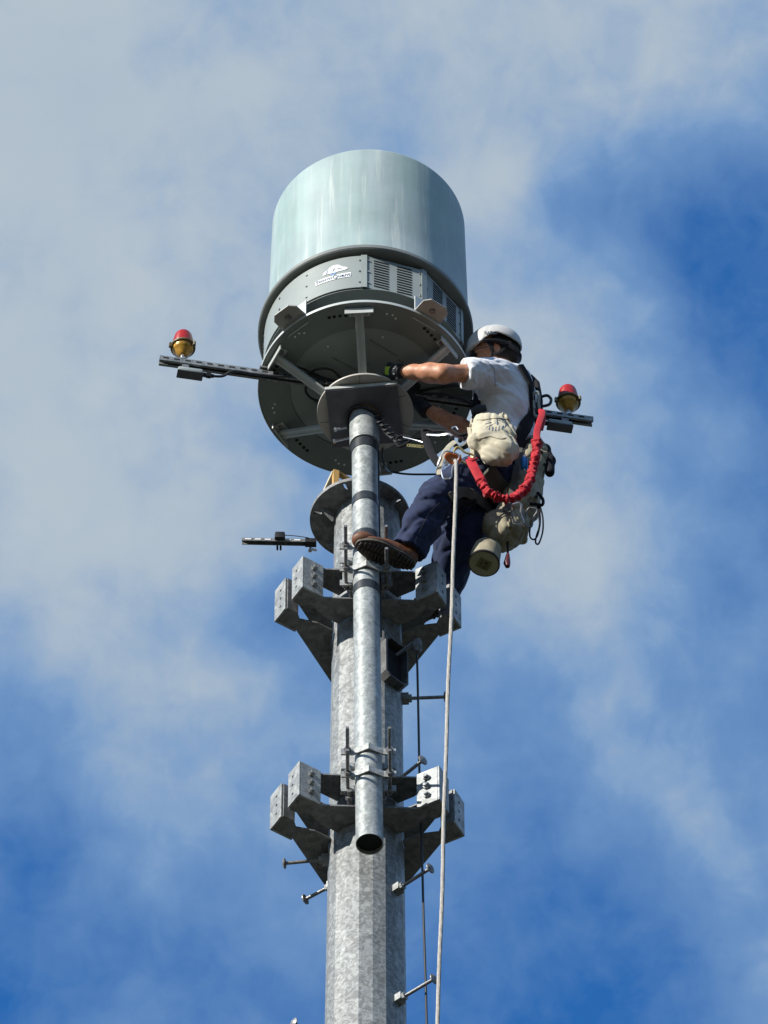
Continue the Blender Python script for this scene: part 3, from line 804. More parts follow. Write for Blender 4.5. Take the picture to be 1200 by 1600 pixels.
# shallow ribs and hatch outlines pressed into the middle disc
for (x0, y0, x1, y1) in ((.02, -.30, .16, -.20), (-.16, -.19, -.05, -.12), (-.05, -.12, .02, -.16), (-.27, .05, -.18, .16), (.16, -.18, .30, -.05), (.2, .1, .33, .13)):
    a, b = V((XC+x0, YC+y0, ZD-.002)), V((XC+x1, YC+y1, ZD-.002)); cyl(bm, a, b, .004, seg=6)
objs('pressed_rib', bm, M['disc'], inn, sm=0)
bm = NB(); box(bm, (XC+.34, YC+.09, ZD-.008), (.055, .065, .004), Matrix.Rotation(R(10), 3, 'Z')); bb = obj('hatch', bm, M['alu'], disc, sm=0)
bm = NB(); box(bm, (XC+.34, YC+.09, ZD-.0115), (.040, .050, .004), Matrix.Rotation(R(10), 3, 'Z')); obj('hatch_door', bm, M['disc'], bb, sm=0)
bm = NB(); bd = NB()
def dot(b, a, r, rad): c = V((XC+r*math.cos(R(a)), YC+r*math.sin(R(a)), ZD-.006)); cyl(b, c+V((0, 0, .002)), c-V((0, 0, .0022)), rad, seg=12)
for base in (60, 120, 180, 240, 300, 360):
    for a, r in ((-9, .47), (-5.5, .47), (-3, .455)): dot(bm, base+a-8, r, .0055)
    for a, r in ((3, .47), (6, .466), (9.5, .462), (13, .458)): dot(bd, base+a+5, r, .0085)
dot(bm, 285, .33, .006); dot(bm, 235, .32, .005)
objs('sky_hole_dot', bm, M['white'], disc, sm=0); objs('drilled_hole_shade', bd, M['hole_shade'], disc, sm=0)  # white dots paint sky light through small holes; dark discs paint shaded holes

# hub plate, dark square adaptor plate
ZH = AT(571, 645, YC).z; RHb = 75.5/pxm((XC, YC, ZH))
bm = NB(); lathe(bm, [(0, ZH-.006), (RHb-.001, ZH-.006), (RHb, ZH-.005), (RHb, ZH+.005), (RHb-.001, ZH+.006), (0, ZH+.006)], C0(0), 96); hub = obj('hub_plate', bm, M['hub'], radar, sm=30)
bm = NB()
for a in (20, 75, 130, 165, 205, 262, 330):
    d = V((math.cos(R(a)), math.sin(R(a)), 0)); c = V(C0(ZH-.0068))+d*.205; box(bm, c, (.05, .003, .0018), Matrix.Rotation(R(a+8), 3, 'Z'))
objs('scribe_mark', bm, M['disc'], hub, sm=0)
sc_ = AT(569.5, 649, YC); bm = NB(); Zq = ZH-.028; cc = AZ(569.5, 649, Zq)
box(bm, (cc.x, cc.y, Zq), (.352, .345, .024), Matrix.Rotation(R(-5.6), 3, 'Z')); sq = obj('adaptor_plate', bm, M['square'], radar, sm=0, bevel=.002)
bm = NB()
for x, y in ((527.6, 621), (606, 617)):
    p = AZ(x, y, Zq-.0125); lathe(bm, [(.006, -.002), (.017, -.002), (.017, .002), (.006, .002)], p, 24, closed=True); cyl(bm, p+V((0, 0, .001)), p-V((0, 0, .004)), .005, seg=8)
objs('washer', bm, M['square'], sq, sm=0)
bm = NB(); e = Matrix.Rotation(R(-5.6), 3, 'Z'); box(bm, V((cc.x, cc.y, Zq+.004))+e@V((0, -.176, 0)), (.354, .006, .020), e); obj('lit_edge_strip', bm, M['alu'], sq, sm=0)  # pale strip paints the lit near edge of the dark plate
bm = NB()
for a, b in (((524, 701-12), (549, 683)), ((526, 671), (547, 667))):
    p, q = AZ(a[0], a[1], Zq-.05), AZ(b[0], b[1], Zq-.04); cyl(bm, p, q, .0065, seg=10); hexnut(bm, p, p-q, .012, .012)
objs('set_screw', bm, M['silver'], sq, sm=0)

# six double bars from hub to disc
for ab in (266.5, 326, 26, 83, 148.5, 206):
    d = V((math.cos(R(ab)), math.sin(R(ab)), 0)); q = V((-d.y, d.x, 0))
    p0 = V(C0(ZH+.010))+d*(RHb-.06); p1 = V(C0(ZD-.030))+d*(RD-.035); u = (p1-p0).normalized(); w = u.cross(q).normalized()
    bm = NB(); Rm = Matrix((u, q, w)).transposed(); L = (p1-p0).length
    for s in (-1, 1): box(bm, (p0+p1)/2+q*s*.014, (L, .013, .020), Rm)
    box(bm, (p0+p1)/2-w*.004, (L, .030, .004), Rm)
    st = obj('support_bar', bm, M['alu'], radar, sm=0, bevel=.001)
    bm = NB(); R2 = Matrix((d, q, V((0, 0, 1)))).transposed()
    box(bm, p1+d*.004+V((0, 0, -.002)), (.007, .140, .042), R2); box(bm, p1-d*.018+V((0, 0, .019)), (.05, .10, .006), R2)
    obj('end_plate', bm, M['alu'], st, sm=0, bevel=.001)
    bm = NB()
    for s in (-1, 1): hexnut(bm, p1-d*.020+q*s*.035+V((0, 0, .016)), (0, 0, -1), .010, .008)
    objs('nut', bm, M['hard'], st, sm=0)
# lifting tabs on the disc rim
for a in (228.5, 305.5):
    d = V((math.cos(R(a)), math.sin(R(a)), 0)); q = V((-d.y, d.x, 0)); T = Matrix.Translation(V(C0(ZD+.016))+d*(RD-.035)) @ Matrix((d, q, V((0, 0, 1)))).transposed().to_4x4()
    bm = NB(); prism(bm, [(0, -.075), (.100, -.072), (.128, -.045), (.128, .045), (.100, .072), (0, .075)], -.004, .004, T)
    tb = obj('lifting_tab', bm, M['tab'], radar, sm=0)
    bm = NB(); prism(bm, [(.020, -.070), (.027, -.070), (.027, .070), (.020, .070)], .0045, ZDR-ZD-.02, T); prism(bm, [(.0, -.070), (.004, -.060), (.004, .060), (0, .070)], -.03, -.0045, T); obj('upright', bm, M['alu'], tb, sm=0)
    bm = NB(); p = T@V((.075, 0, -.004)); hexnut(bm, p, (0, 0, -1), .012, .008); lathe(bm, [(0, 0), (.018, 0), (.018, -.002), (0, -.002)], p, 20); objs('nut', bm, M['hard'], tb, sm=0)

# ------------------------------------------------------------------ slotted rail with beacons
ZL = ZD-.052
A_, B_ = AZ(249, 563, ZL), AZ(926, 659, ZL)
du = (B_-A_).normalized(); dq = V((-du.y, du.x, 0)); Lr = (B_-A_).length
rail = thing('slotted_rail', tuple((A_+B_)/2), 'long slotted steel rail under the radar disc with a beacon near each end', 'rail')
Rm = Matrix((du, dq, V((0, 0, 1)))).transposed(); mid = (A_+B_)/2
bm = NB(); W = .036
box(bm, mid+dq*(-W/2), (Lr, .0025, W), Rm); box(bm, mid+dq*(W/2), (Lr, .0025, W), Rm); box(bm, mid+V((0, 0, W/2-.001)), (Lr-.001, W-.003, .0025), Rm)
box(bm, mid+dq*(-W/2+.006)+V((0, 0, -W/2+.002)), (Lr-.001, .009, .0025), Rm); box(bm, mid+dq*(W/2-.006)+V((0, 0, -W/2+.002)), (Lr-.001, .009, .0025), Rm)
obj('channel', bm, M['rail'], rail, sm=0)
bm = NB(); k = .03
while k < Lr-.02:
    box(bm, A_+du*k-dq*(W/2+.0012)+V((0, 0, .003)), (.028, .0015, .012), Rm); k += .0545
objs('slot', bm, M['hole_shade'], rail, sm=0)  # dark boxes paint the shade in the rail slots
bm = NB()
for sx in (.24*Lr, .735*Lr): box(bm, A_+du*sx+V((0, 0, .030)), (.05, .06, .012), Rm)
objs('fixing_bracket', bm, M['hard'], rail, sm=0)
def beacon(px, lab):
    s = (px-249)/(926-249)*Lr; p = A_+du*s+V((0, 0, W/2+.001))
    t = thing('warning_beacon', tuple(p), lab, 'warning light', 'red warning beacons on the rail')
    bm = NB(); lathe(bm, [(0, 0), (.013, 0), (.013, .042), (.010, .050), (0, .050)], p, 20); lathe(bm, [(.014, 0), (.024, 0), (.024, .006), (.014, .006)], p, 6, closed=True); obj('stem', bm, M['silver'], t)
    bm = NB(); lathe(bm, [(0, .044), (.015, .044), (.022, .050), (.032, .066), (.040, .078), (.044, .083), (.049, .088), (.052, .110), (.0, .110)], p, 40); bd_ = obj('lamp_body', bm, M['yellow'], t, sm=50)
    bm = NB(); lathe(bm, [(.050, .108), (.060, .108), (.0625, .111), (.0625, .117), (.060, .120), (.050, .120)], p, 40, closed=True)
    for a in (200, 330, 80):
        d = V((math.cos(R(a)), math.sin(R(a)), 0)); box(bm, p+d*.064+V((0, 0, .106)), (.014, .014, .030), Matrix.Rotation(R(a), 3, 'Z'))
    obj('clamp_band', bm, M['beacon_dark'], t, sm=40)
    prof = [(.052, .119), (.053, .130)]
    for k in range(6): z = .132+.013*k; r_ = .0515-.0007*k; prof += [(r_, z), (r_+.0012, z+.003), (r_+.0012, z+.009), (r_-.0006, z+.0115)]
    prof = [(r_*(1-.16*max(0, (z-.12)/.1)**2), z) for r_, z in prof]+[(.041, .213), (.036, .222), (.022, .231), (0, .235)]
    bm = NB(); lathe(bm, prof, p, 48); obj('lens', bm, M['lens'], t, sm=28)
beacon(284.5, 'red beacon with yellow base on the far left end of the rail'); beacon(888.5, 'red beacon with yellow base beside the worker\'s back')
def jbox(px, lab, flip):
    s = (px-249)/(926-249)*Lr; p = A_+du*s+V((0, 0, -W/2))
    t = thing('junction_box', tuple(p-V((0, 0, .085))), lab, 'junction box', 'small boxes hanging under the rail')
    bm = NB(); box(bm, p-V((0, 0, .048)), (.125, .048, .030), Rm); o = obj('box_body', bm, M['box'], t, sm=30, bevel=.010)
    bm = NB(); box(bm, p-V((0, 0, .068)), (.128, .052, .008), Rm); obj('shaded_box_lid', bm, M['square'], t, sm=30, bevel=.0035)  # dark lid colour paints the shade on the box underside
    bm = NB(); box(bm, p-V((0, 0, .017))-du*.025*flip, (.035, .03, .032), Rm); obj('hanger', bm, M['hard'], t, sm=0)
    bm = NB(); g = p-V((0, 0, .050))+du*.063*flip; cyl(bm, g, g+du*.018*flip, .012, seg=12); cyl(bm, g+du*.018*flip, g+du*.040*flip, .016, seg=6); cyl(bm, g+du*.04*flip, g+du*.055*flip, .010, seg=12); obj('cable_gland', bm, M['black'], t, sm=30)
    return g+du*.05*flip
g1 = jbox(297, 'grey junction box hanging under the rail below the left beacon', 1); g2 = jbox(874, 'grey junction box hanging under the rail near the worker\'s back', -1)
def cable(pts, r, lab, nm='cable', mat='black', grp=None):
    bm = NB(); tube(bm, spline(pts, 8), r, 8); return tag(obj(nm, bm, M[mat]), lab, 'cable' if nm != 'rope' else 'rope', grp)
cable([g1, g1+du*.05+V((0, 0, .012)), AZ(365, 580, ZL-.035), AZ(400, 585, ZL-.034), AZ(440, 588, ZL-.034), AZ(470, 583, ZL-.03), AZ(497, 590, ZL-.01), AZ(512, 600, ZH+.04)], .0065, 'black cable from the left junction box along the rail to the hub')
cable([g2, g2-du*.04+V((0, -.02, .01)), AZ(820, 660, ZL-.04), AZ(760, 640, ZL-.04), AZ(700, 618, ZL-.03), AZ(658, 615, ZL-.02)], .0065, 'black cable from the right junction box passing behind the worker')
cable([AZ(455, 571, ZD-.03), AZ(475, 577, ZD-.03), AZ(500, 588, ZD-.04), AZ(520, 594, ZD-.05), AZ(545, 600, ZD-.06)], .0055, 'thin black cable sagging between the left support bar and the hub')
cable([AZ(484, 594, ZD-.03), AZ(486, 582, ZD-.035), AZ(500, 576, ZD-.04), AZ(518, 578, ZD-.04), AZ(532, 590, ZD-.05), AZ(540, 598, ZD-.06)], .006, 'black cable bent in a round loop left of the hub plate')
cable([AZ(478, 602, ZD-.03), AZ(478, 612, ZD-.035), AZ(486, 622, ZD-.05), AZ(500, 627, ZD-.06)], .006, 'short black cable curving down behind the left edge of the hub plate')
cable([AZ(652, 612, ZD-.03), AZ(680, 606, ZD-.05), AZ(712, 602, ZD-.05), AZ(745, 604, ZD-.04)], .008, 'thick black cable crossing just under the worker\'s arm')
cable([AZ(598, 700, ZH-.02), AZ(597, 715, ZH-.03), AZ(603, 730, ZH-.02), AZ(612, 737, ZD-.05), AZ(640, 741, ZD-.05), AZ(690, 741, ZD-.06)], .0052, 'black cable hanging below the disc and running towards the worker\'s thigh')
cable([AZ(596, 690, ZH-.03), AZ(640, 688, ZH-.02), AZ(668, 682, ZH-.01)], .004, 'thin dark wire close under the hub plate on the right')

# ------------------------------------------------------------------ short slotted bar on the pole flange, timber, safety cable
zb_ = ZT-.02; a = AZ(378, 845.5, zb_); b = AZ(492, 848, zb_); u = (b-a).normalized(); q = V((-u.y, u.x, 0)); Rb = Matrix((u, q, V((0, 0, 1)))).transposed()
t = thing('slotted_bar', tuple((a+b)/2), 'short dark slotted bar sticking out left from the pole top plate', 'bar')
bm = NB(); Lb = (b-a).length
box(bm, (a+b)/2-q*.012, (Lb, .003, .022), Rb); box(bm, (a+b)/2+V((0, 0, .010)), (Lb-.001, .021, .003), Rb); box(bm, (a+b)/2+q*.012, (Lb, .003, .022), Rb); obj('channel', bm, M['dark_plate'], t, sm=0)
bm = NB()
for k in range(6): box(bm, a+u*(.03+.048*k)-q*.0145+V((0, 0, .0)), (.030, .002, .008), Rb)
objs('slot', bm, M['white'], t, sm=0)  # white boxes paint the bright sky behind the slots
bm = NB(); c = a+u*.185; box(bm, c-q*.022+V((0, 0, .010)), (.052, .026, .030), Rb); cyl(bm, c-u*.012+V((0, .02, 0)), c-u*.012+V((0, .048, -.006)), .005, seg=8); cyl(bm, c+u*.004+V((0, .02, 0)), c+u*.004+V((0, .048, -.006)), .005, seg=8)
box(bm, c-q*.02+V((0, 0, .036)), (.048, .024, .016), Rb); obj('sliding_clamp', bm, M['black'], t, sm=30, bevel=.004)
bm = NB(); box(bm, b-u*.02, (.055, .034, .030), Rb); obj('end_bracket', bm, M['black'], t, sm=0)
bm = NB(); p = AZ(491, 855, ZT-.006); cyl(bm, p-V((.02, 0, .03)), p-V((.02, 0, -.012)), .010, seg=10); cyl(bm, p+V((-.025, 0, -.012)), p+V((.012, .01, -.012)), .007, seg=10); obj('white_bolt', bm, M['silver'], t, sm=30)
c1, c2 = a+u*.20+V((0, -.02, .03)), b-u*.03+V((0, -.02, .012)); bm = NB(); tube(bm, spline([c1, (c1+c2)/2+V((0, 0, .004)), c2], 4), .0022, 6); obj('tie_wire', bm, M['black'], t)

t = thing('timber_frame', tuple(AZ(535, 745, ZT+.03)), 'yellow timber wedge standing on the pole top plate', 'timber')
bm = NB(); zz = ZT+.022
e1, e2, e3 = AZ(528, 757, zz), AZ(508, 770, zz), AZ(548, 752, zz)
e1 = V((-.155, -.165, zz)); top = AT(528.5, 737, e1.y)
box(bm, (e1+V((0, 0, (top.z-zz)/2))), (.028, .026, top.z-zz), Matrix.Rotation(R(20), 3, 'Z')); obj('post', bm, M['wood'], t, sm=0)
bm = NB(); tp = V((e1.x, e1.y, top.z))
def beam(bm, a, b, w, h): d = (b-a); Rm = frame(d, V((0, 0, 1))); box(bm, (a+b)/2, (w, h, d.length), Rm)
beam(bm, tp+V((.005, 0, -.008)), V((.02, -.05, top.z-.03)), .022, .02); obj('rail', bm, M['wood'], t, sm=0)
bm = NB(); beam(bm, tp+V((-.004, 0, -.006)), V((-.235, -.06, zz+.01)), .03, .014); obj('brace', bm, M['canvas'], t, sm=0)

# wire safety cable clipped along the step bolts
pts = []
for px, py in ((651.5, 1022), (652.5, 1060), (654, 1130), (655, 1190), (657, 1260), (660, 1357), (662, 1440), (665, 1530), (667, 1610)): pts.append(AT(px, py, -.16))
pts.append(pts[-1]+(pts[-1]-pts[-3])*1.0); 
d = (pts[-1]-pts[0]); k = (pts[-1].z-.3)/abs(d.z); pts.append(pts[-1]+V((d.x*.2, 0, -1))*(pts[-1].z-.3) if 0 else V((.42, -.2, .3)))
t = thing('safety_cable', tuple(pts[-1]), 'dark steel climbing cable running down the right side of the pole', 'cable')
bm = NB(); tube(bm, pts, .0055, 8); obj('wire', bm, M['black'], t)
bm = NB(); p = AT(652, 1012, -.16); tube(bm, [p+V((0, 0, .05)), p+V((0, 0, -.005)), p+V((-.0, 0, -.03))], [.020, .026, .012], 10)
cyl(bm, p+V((-.10, .03, -.02)), p+V((0, 0, .06)), .008, seg=8); obj('cable_guide', bm, M['dark_plate'], t, sm=30)

# ------------------------------------------------------------------ the worker
def A(px, py, y): return AT(px, py, y+.102)       # photo position and depth
J = {k: A(*v) for k, v in dict(
    shL=(777, 583, -.66), elL=(692, 584, -.765), wrL=(622, 580, -.70), haL=(596, 579, -.63),
    shR=(782, 652, -.30), elR=(738, 679, -.42), wrR=(659, 635, -.46), haR=(641, 617, -.46),
    neck=(792, 588, -.50), head=(770, 556, -.56), chest=(789, 628, -.49), waist=(789, 690, -.42), pelvis=(770, 742, -.385),
    hipL=(757, 742, -.47), hipR=(768, 778, -.30), knL=(681, 780, -.58), anL=(637, 862, -.50), knR=(716, 845, -.33), anR=(690, 925, -.14),
    toL=(561, 851, -.600), heL=(645, 884, -.475)).items()}
base = V(((J['heL'].x+J['anR'].x)/2, J['hipR'].y, J['heL'].z-.03))
man = thing('person', tuple(base), 'worker in white helmet and navy trousers reaching under the radar, left boot on a clamp', 'person')
HD = J['head']; fwd = V((-.97, .02, -.20)).normalized(); hl = V((0.05, -.93, -.36)); hl = (hl-fwd*hl.dot(fwd)).normalized(); hup = hl.cross(fwd)*-1
if hup.z < 0: hup = -hup
HR = Matrix((fwd, hl, hup)).transposed()          # columns: forward, left, up
def H(f, l, u): return HD+fwd*f+hl*l+hup*u
def hand(s, wr, ha, thumb_dir, curl, spread_dir, scale=1.0, extra=0.0):
    """palm, four jointed fingers of different length and a thumb from the side of the palm"""
    d = (ha-wr).normalized(); sp = (spread_dir-d*spread_dir.dot(d)).normalized(); nrm = d.cross(sp).normalized()*curl
    pc = wr+d*.055*scale
    s.cap(wr, wr+d*.03, .026+extra, .027+extra, k=.02)
    for o in (-.026, -.009, .009, .026): s.cap(wr+d*.03+sp*o*.75, wr+d*.088+sp*o, .0135+extra, .012+extra, k=.012)
    for o, L in ((-.030, .062), (-.010, .076), (.011, .080), (.031, .070)):
        a = wr+d*.090+sp*o; b = a+(d*.86+nrm*.42+sp*o*2).normalized()*L*.45; c = b+(d*.45+nrm*.85).normalized()*L*.34; e = c+(d*.05+nrm*.98).normalized()*L*.26
        s.cap(a, b, .0105+extra, .0098+extra, k=.004); s.cap(b, c, .0098+extra, .009+extra, k=.004); s.cap(c, e, .009+extra, .008+extra, k=.004)
    a = wr+d*.035+sp*.024*thumb_dir; b = a+(d*.55+sp*.75*thumb_dir+nrm*.3).normalized()*.042; c = b+(d*.75+sp*.2*thumb_dir+nrm*.6).normalized()*.034
    s.cap(a, b, .0145+extra, .012+extra, k=.008); s.cap(b, c, .012+extra, .0095+extra, k=.004)
# body: one continuous surface
b = SDF(.03)
b.cap(J['pelvis']+V((0, 0, -.02)), J['waist'], .125, .115, sc=((0, 1, 0), 1.0))
b.cap(J['waist'], J['chest'], .11, .125, k=.06)
b.cap(J['chest'], (J['shL']+J['shR'])/2+V((0, 0, .0)), .12, .10, k=.06)
b.cap(J['shL']+V((0, .03, -.01)), J['shR']+V((0, -.03, -.01)), .062, k=.05)
b.cap((J['shL']+J['shR'])/2+V((.01, 0, .03)), J['neck'], .065, .058, k=.04)
b.cap(J['neck'], H(-.035, 0, -.055), .056, .054, k=.03)
for q in 'LR':
    sh, el, wr, ha = (J[n+q] for n in ('sh', 'el', 'wr', 'ha'))
    b.cap(sh, sh.lerp(el, .45), .058, .050, k=.03); b.cap(sh.lerp(el, .4), el, .049, .040, k=.02)
    b.cap(el, el.lerp(wr, .28), .042, .046, k=.04); b.cap(el.lerp(wr, .28), el.lerp(wr, .65), .046, .036, k=.03); b.cap(el.lerp(wr, .65), wr, .036, .028, k=.02); b.cap(el.lerp(wr, .02)+V((0, 0, -.012)), el.lerp(wr, .4)+V((0, -.01, -.014)), .030, .022, k=.03)
    hp, kn, an = (J[n+q] for n in ('hip', 'kn', 'an'))
    b.cap(hp, kn, .088, .058, k=.05); b.cap(kn, kn.lerp(an, .35), .055, .058, k=.03); b.cap(kn.lerp(an, .35), an, .058, .038, k=.03)
hand(b, J['wrL'], J['haL'], -1, 1, V((0, -.3, 1)), extra=-.001); hand(b, J['wrR'], J['haR'], 1, -1, V((0, .4, 1)), extra=-.001)
b.ell(H(-.018, 0, .035), (.100, .078, .098), rot=HR, k=.02)      # cranium
b.ell(H(.030, 0, -.030), (.068, .060, .085), rot=HR, k=.03)      # face
b.cap(H(.015, .045, -.075), H(.075, .012, -.102), .022, .020, k=.03); b.cap(H(.015, -.045, -.075), H(.075, -.012, -.102), .022, .020, k=.03)   # jaw
b.cap(H(.075, .035, .022), H(.075, -.035, .022), .020, k=.02)   # brow
b.cap(H(.092, 0, .008), H(.116, 0, -.030), .009, .013, k=.012)  # nose
for l in (1, -1):
    b.ell(H(.086, .031*l, -.004), (.012, .016, .011), '-', .008, rot=HR)   # eye sockets
    b.ell(H(.074, .031*l, -.004), (.013, .013, .012), k=.002, rot=HR)      # eyes
    b.cap(H(.086, .022*l, -.068), H(.092, 0, -.066), .007, k=.008)
    ex = H(-.012, .080*l, -.012)
    b.ell(ex, (.020, .012, .034), rot=HR, k=.008); b.ell(ex+hl*l*.010+fwd*.003, (.010, .008, .020), '-', .006, rot=HR)
b.cap(H(.100, .020, -.0665), H(.100, -.020, -.0665), .0022, mode='-', k=.004)  # mouth line
mn = [min(p[i] for p in J.values())-.16 for i in range(3)]; mxx = [max(p[i] for p in J.values())+.18 for i in range(3)]
mn[0] = min(J['haL'].x, J['haR'].x)-.15
body = sobj('body', b, mn, mxx, .0075, M['skin'], man, 1)
# t-shirt
ts = SDF(.05)
chest2 = (J['shL']+J['shR'])/2
ts.cap(J['waist']+V((-.005, 0, -.07)), J['waist']+V((0, 0, .03)), .135, .128)
ts.cap(J['waist'], J['chest'], .126, .142, k=.07)
ts.cap(J['chest'], chest2+V((0, 0, -.03)), .140, .112, k=.07)
ts.cap(J['shL']+V((.015, .05, -.015)), J['shR']+V((.015, -.05, -.015)), .080, k=.05)
ts.cap(chest2+V((.02, -.02, .0)), J['neck']+V((0, 0, .0)), .072, .066, k=.05)
ts.cap(J['chest']+V((.035, -.09, .05)), J['chest']+V((.03, -.06, -.12)), .088, .08, k=.05)
for q in 'LR':
    sh, el = J['sh'+q], J['el'+q]; d = (el-sh).normalized()
    ts.cap(sh, sh.lerp(el, .52), .072, .079, k=.045)
b2 = SDF(.01)
def tsf(P):
    v = ts(P)
    # hems: neckline, sleeves, lower edge
    for p, n in ((J['neck']+V((-.01, 0, .035)), V((-.25, -.1, 1))),):
        n = np.array(n.normalized()); v = np.maximum(v, (P-np.array(p))@n)
    for q in 'LR':
        sh, el = J['sh'+q], J['el'+q]; d = np.array((el-sh).normalized()); c = np.array(sh.lerp(el, .60 if q == 'L' else .5))
        tilt = np.array((V(d)+V((0, 0, .18))).normalized()) if q == 'L' else d
        near_arm = np.linalg.norm(P-c, axis=1) < .19
        v = np.where(near_arm, np.maximum(v, (P-c)@tilt), v)
    return v
f1 = folds((.35, 0, 1), 75, .0050, 3, .035, near(J['chest']+V((.02, -.1, -.10)), .22))
f2 = folds((.8, .2, .6), 62, .0045, 8, .04, near(J['shL'], .22)); f3 = folds((.2, .5, 1), 120, .0022, 5, .03)
f4 = folds((-.35, .1, .9), 50, .0055, 12, .03, near(J['shL']+V((.02, -.02, -.09)), .11))
cr0 = crumple(26, .0032, 41)
sobj('t_shirt', lambda P: tsf(P)+f1(P)+f2(P)+f3(P)+f4(P)+cr0(P), [J['elL'].x+.02, mn[1], J['waist'].z-.16], [1.0, mxx[1], J['neck'].z+.12], .006, M['shirt'], man, 1)
# hem bands of the shirt
bm = NB()
# trousers
tr = SDF(.05)
tr.cap(J['pelvis']+V((.01, 0, -.02)), J['waist']+V((.0, 0, -.04)), .142, .128)
tr.cap(J['hipL']+V((.04, .03, -.01)), J['hipR']+V((.03, -.02, -.02)), .118, k=.06)
tr.cap(J['hipL'], J['hipL'].lerp(J['knL'], .5), .122, .104, k=.05); tr.cap(J['hipL'].lerp(J['knL'], .5), J['knL'], .104, .089, k=.03)
tr.cap(J['knL'], J['knL'].lerp(J['anL'], .5), .087, .082, k=.04); tr.cap(J['knL'].lerp(J['anL'], .5), J['anL']+V((0, 0, .0)), .082, .078, k=.03)
tr.cap(J['hipR'], J['knR'], .130, .108, k=.05); tr.cap(J['knR'], J['anR'], .106, .085, k=.04)
def trf(P):
    v = tr(P)
    for an, kn in ((J['anL'], J['knL']), (J['anR'], J['knR'])):
        d = np.array((an-kn).normalized()); c = np.array(an)-d*.005
        v = np.where(np.linalg.norm(P-c, axis=1) < .16, np.maximum(v, (P-c)@d), v)
    n = np.array((0, 0, 1.)); v = np.maximum(v, (P-np.array(J['waist']+V((0, 0, .015))))@n)
    return v
t1 = folds((J['anL']-J['knL']).normalized(), 46, .0075, 2, .045, near(J['anL']+V((0, 0, .09)), .17), .7)
t2 = folds((.9, .3, .5), 38, .0070, 4, .05, near(J['knL'], .20)); t3 = folds((J['knR']-J['hipR']).normalized(), 34, .0075, 9, .05, near(J['knR'], .25))
t4 = folds((.3, 1, .4), 24, .0050, 15, .06); t5 = folds((.6, -.2, 1), 70, .0022, 17, .04)
cr1 = crumple(20, .0060, 43)
sobj('trousers', lambda P: trf(P)+t1(P)+t2(P)+t3(P)+t4(P)+t5(P)+cr1(P), [J['anL'].x-.15, mn[1]-.03, mn[2]], [1.0, mxx[1]+.03, J['waist'].z+.06], .007, M['navy'], man, 1)
# seams and hems
def wseam(name, pts, over, mat, w=.0022, off=.0015):
    P = []
    for a in pts:
        p, n = hit(over, a[0], a[1], off)
        if p is not None: P.append(p)
    if len(P) > 1:
        bm = NB(); tube(bm, spline(P, 3), w, 6); return obj(name, bm, mat, man)
# gloves
for q, th, cu, sp in (('L', -1, 1, V((0, -.3, 1))), ('R', 1, -1, V((0, .4, 1)))):
    g = SDF(.01); wr, ha = J['wr'+q], J['ha'+q]; d = (ha-wr).normalized()
    hand(g, wr, ha, th, cu, sp, extra=.0035); g.cap(wr-d*.035, wr+d*.02, .034, .031, k=.01)
    if q == 'R': g.cap(wr-d*.05, wr-d*.01, .038, .034, k=.01)
    lo = [min(wr[i], ha[i])-.16 for i in range(3)]; hi = [max(wr[i], ha[i])+.16 for i in range(3)]
    gl = sobj('glove', lambda P, g=g, wr=wr, d=d, q=q: np.maximum(g(P), -((P-np.array(wr-d*(.04 if q == 'L' else .055)))@np.array(d))), lo, hi, .0035, M['glove'], man, 1)
    if q == 'L':
        bm = NB(); c = wr+d*.055; n = (CAM-c).normalized(); n = (n-d*n.dot(d)).normalized(); box(bm, c+n*.020, (.042, .042, .022), Matrix((d, n.cross(d), n)).transposed()); obj('lime_patch', bm, M['lime'], gl, sm=30, bevel=.006)
        bm = NB(); tube(bm, [wr-d*.026, wr-d*.010], .0365, 24); tube(bm, [wr-d*.036, wr-d*.030], .0345, 24); obj('wrist_strap', bm, M['black'], gl)
        bm = NB()
        for k in range(5):
            a = R(40*k+180); fr = frame(d); box(bm, wr-d*.018+fr@V((math.cos(a)*.037, math.sin(a)*.037, 0)), (.006, .006, .010), fr)
        obj('buckle_link', bm, M['silver'], gl, sm=0)
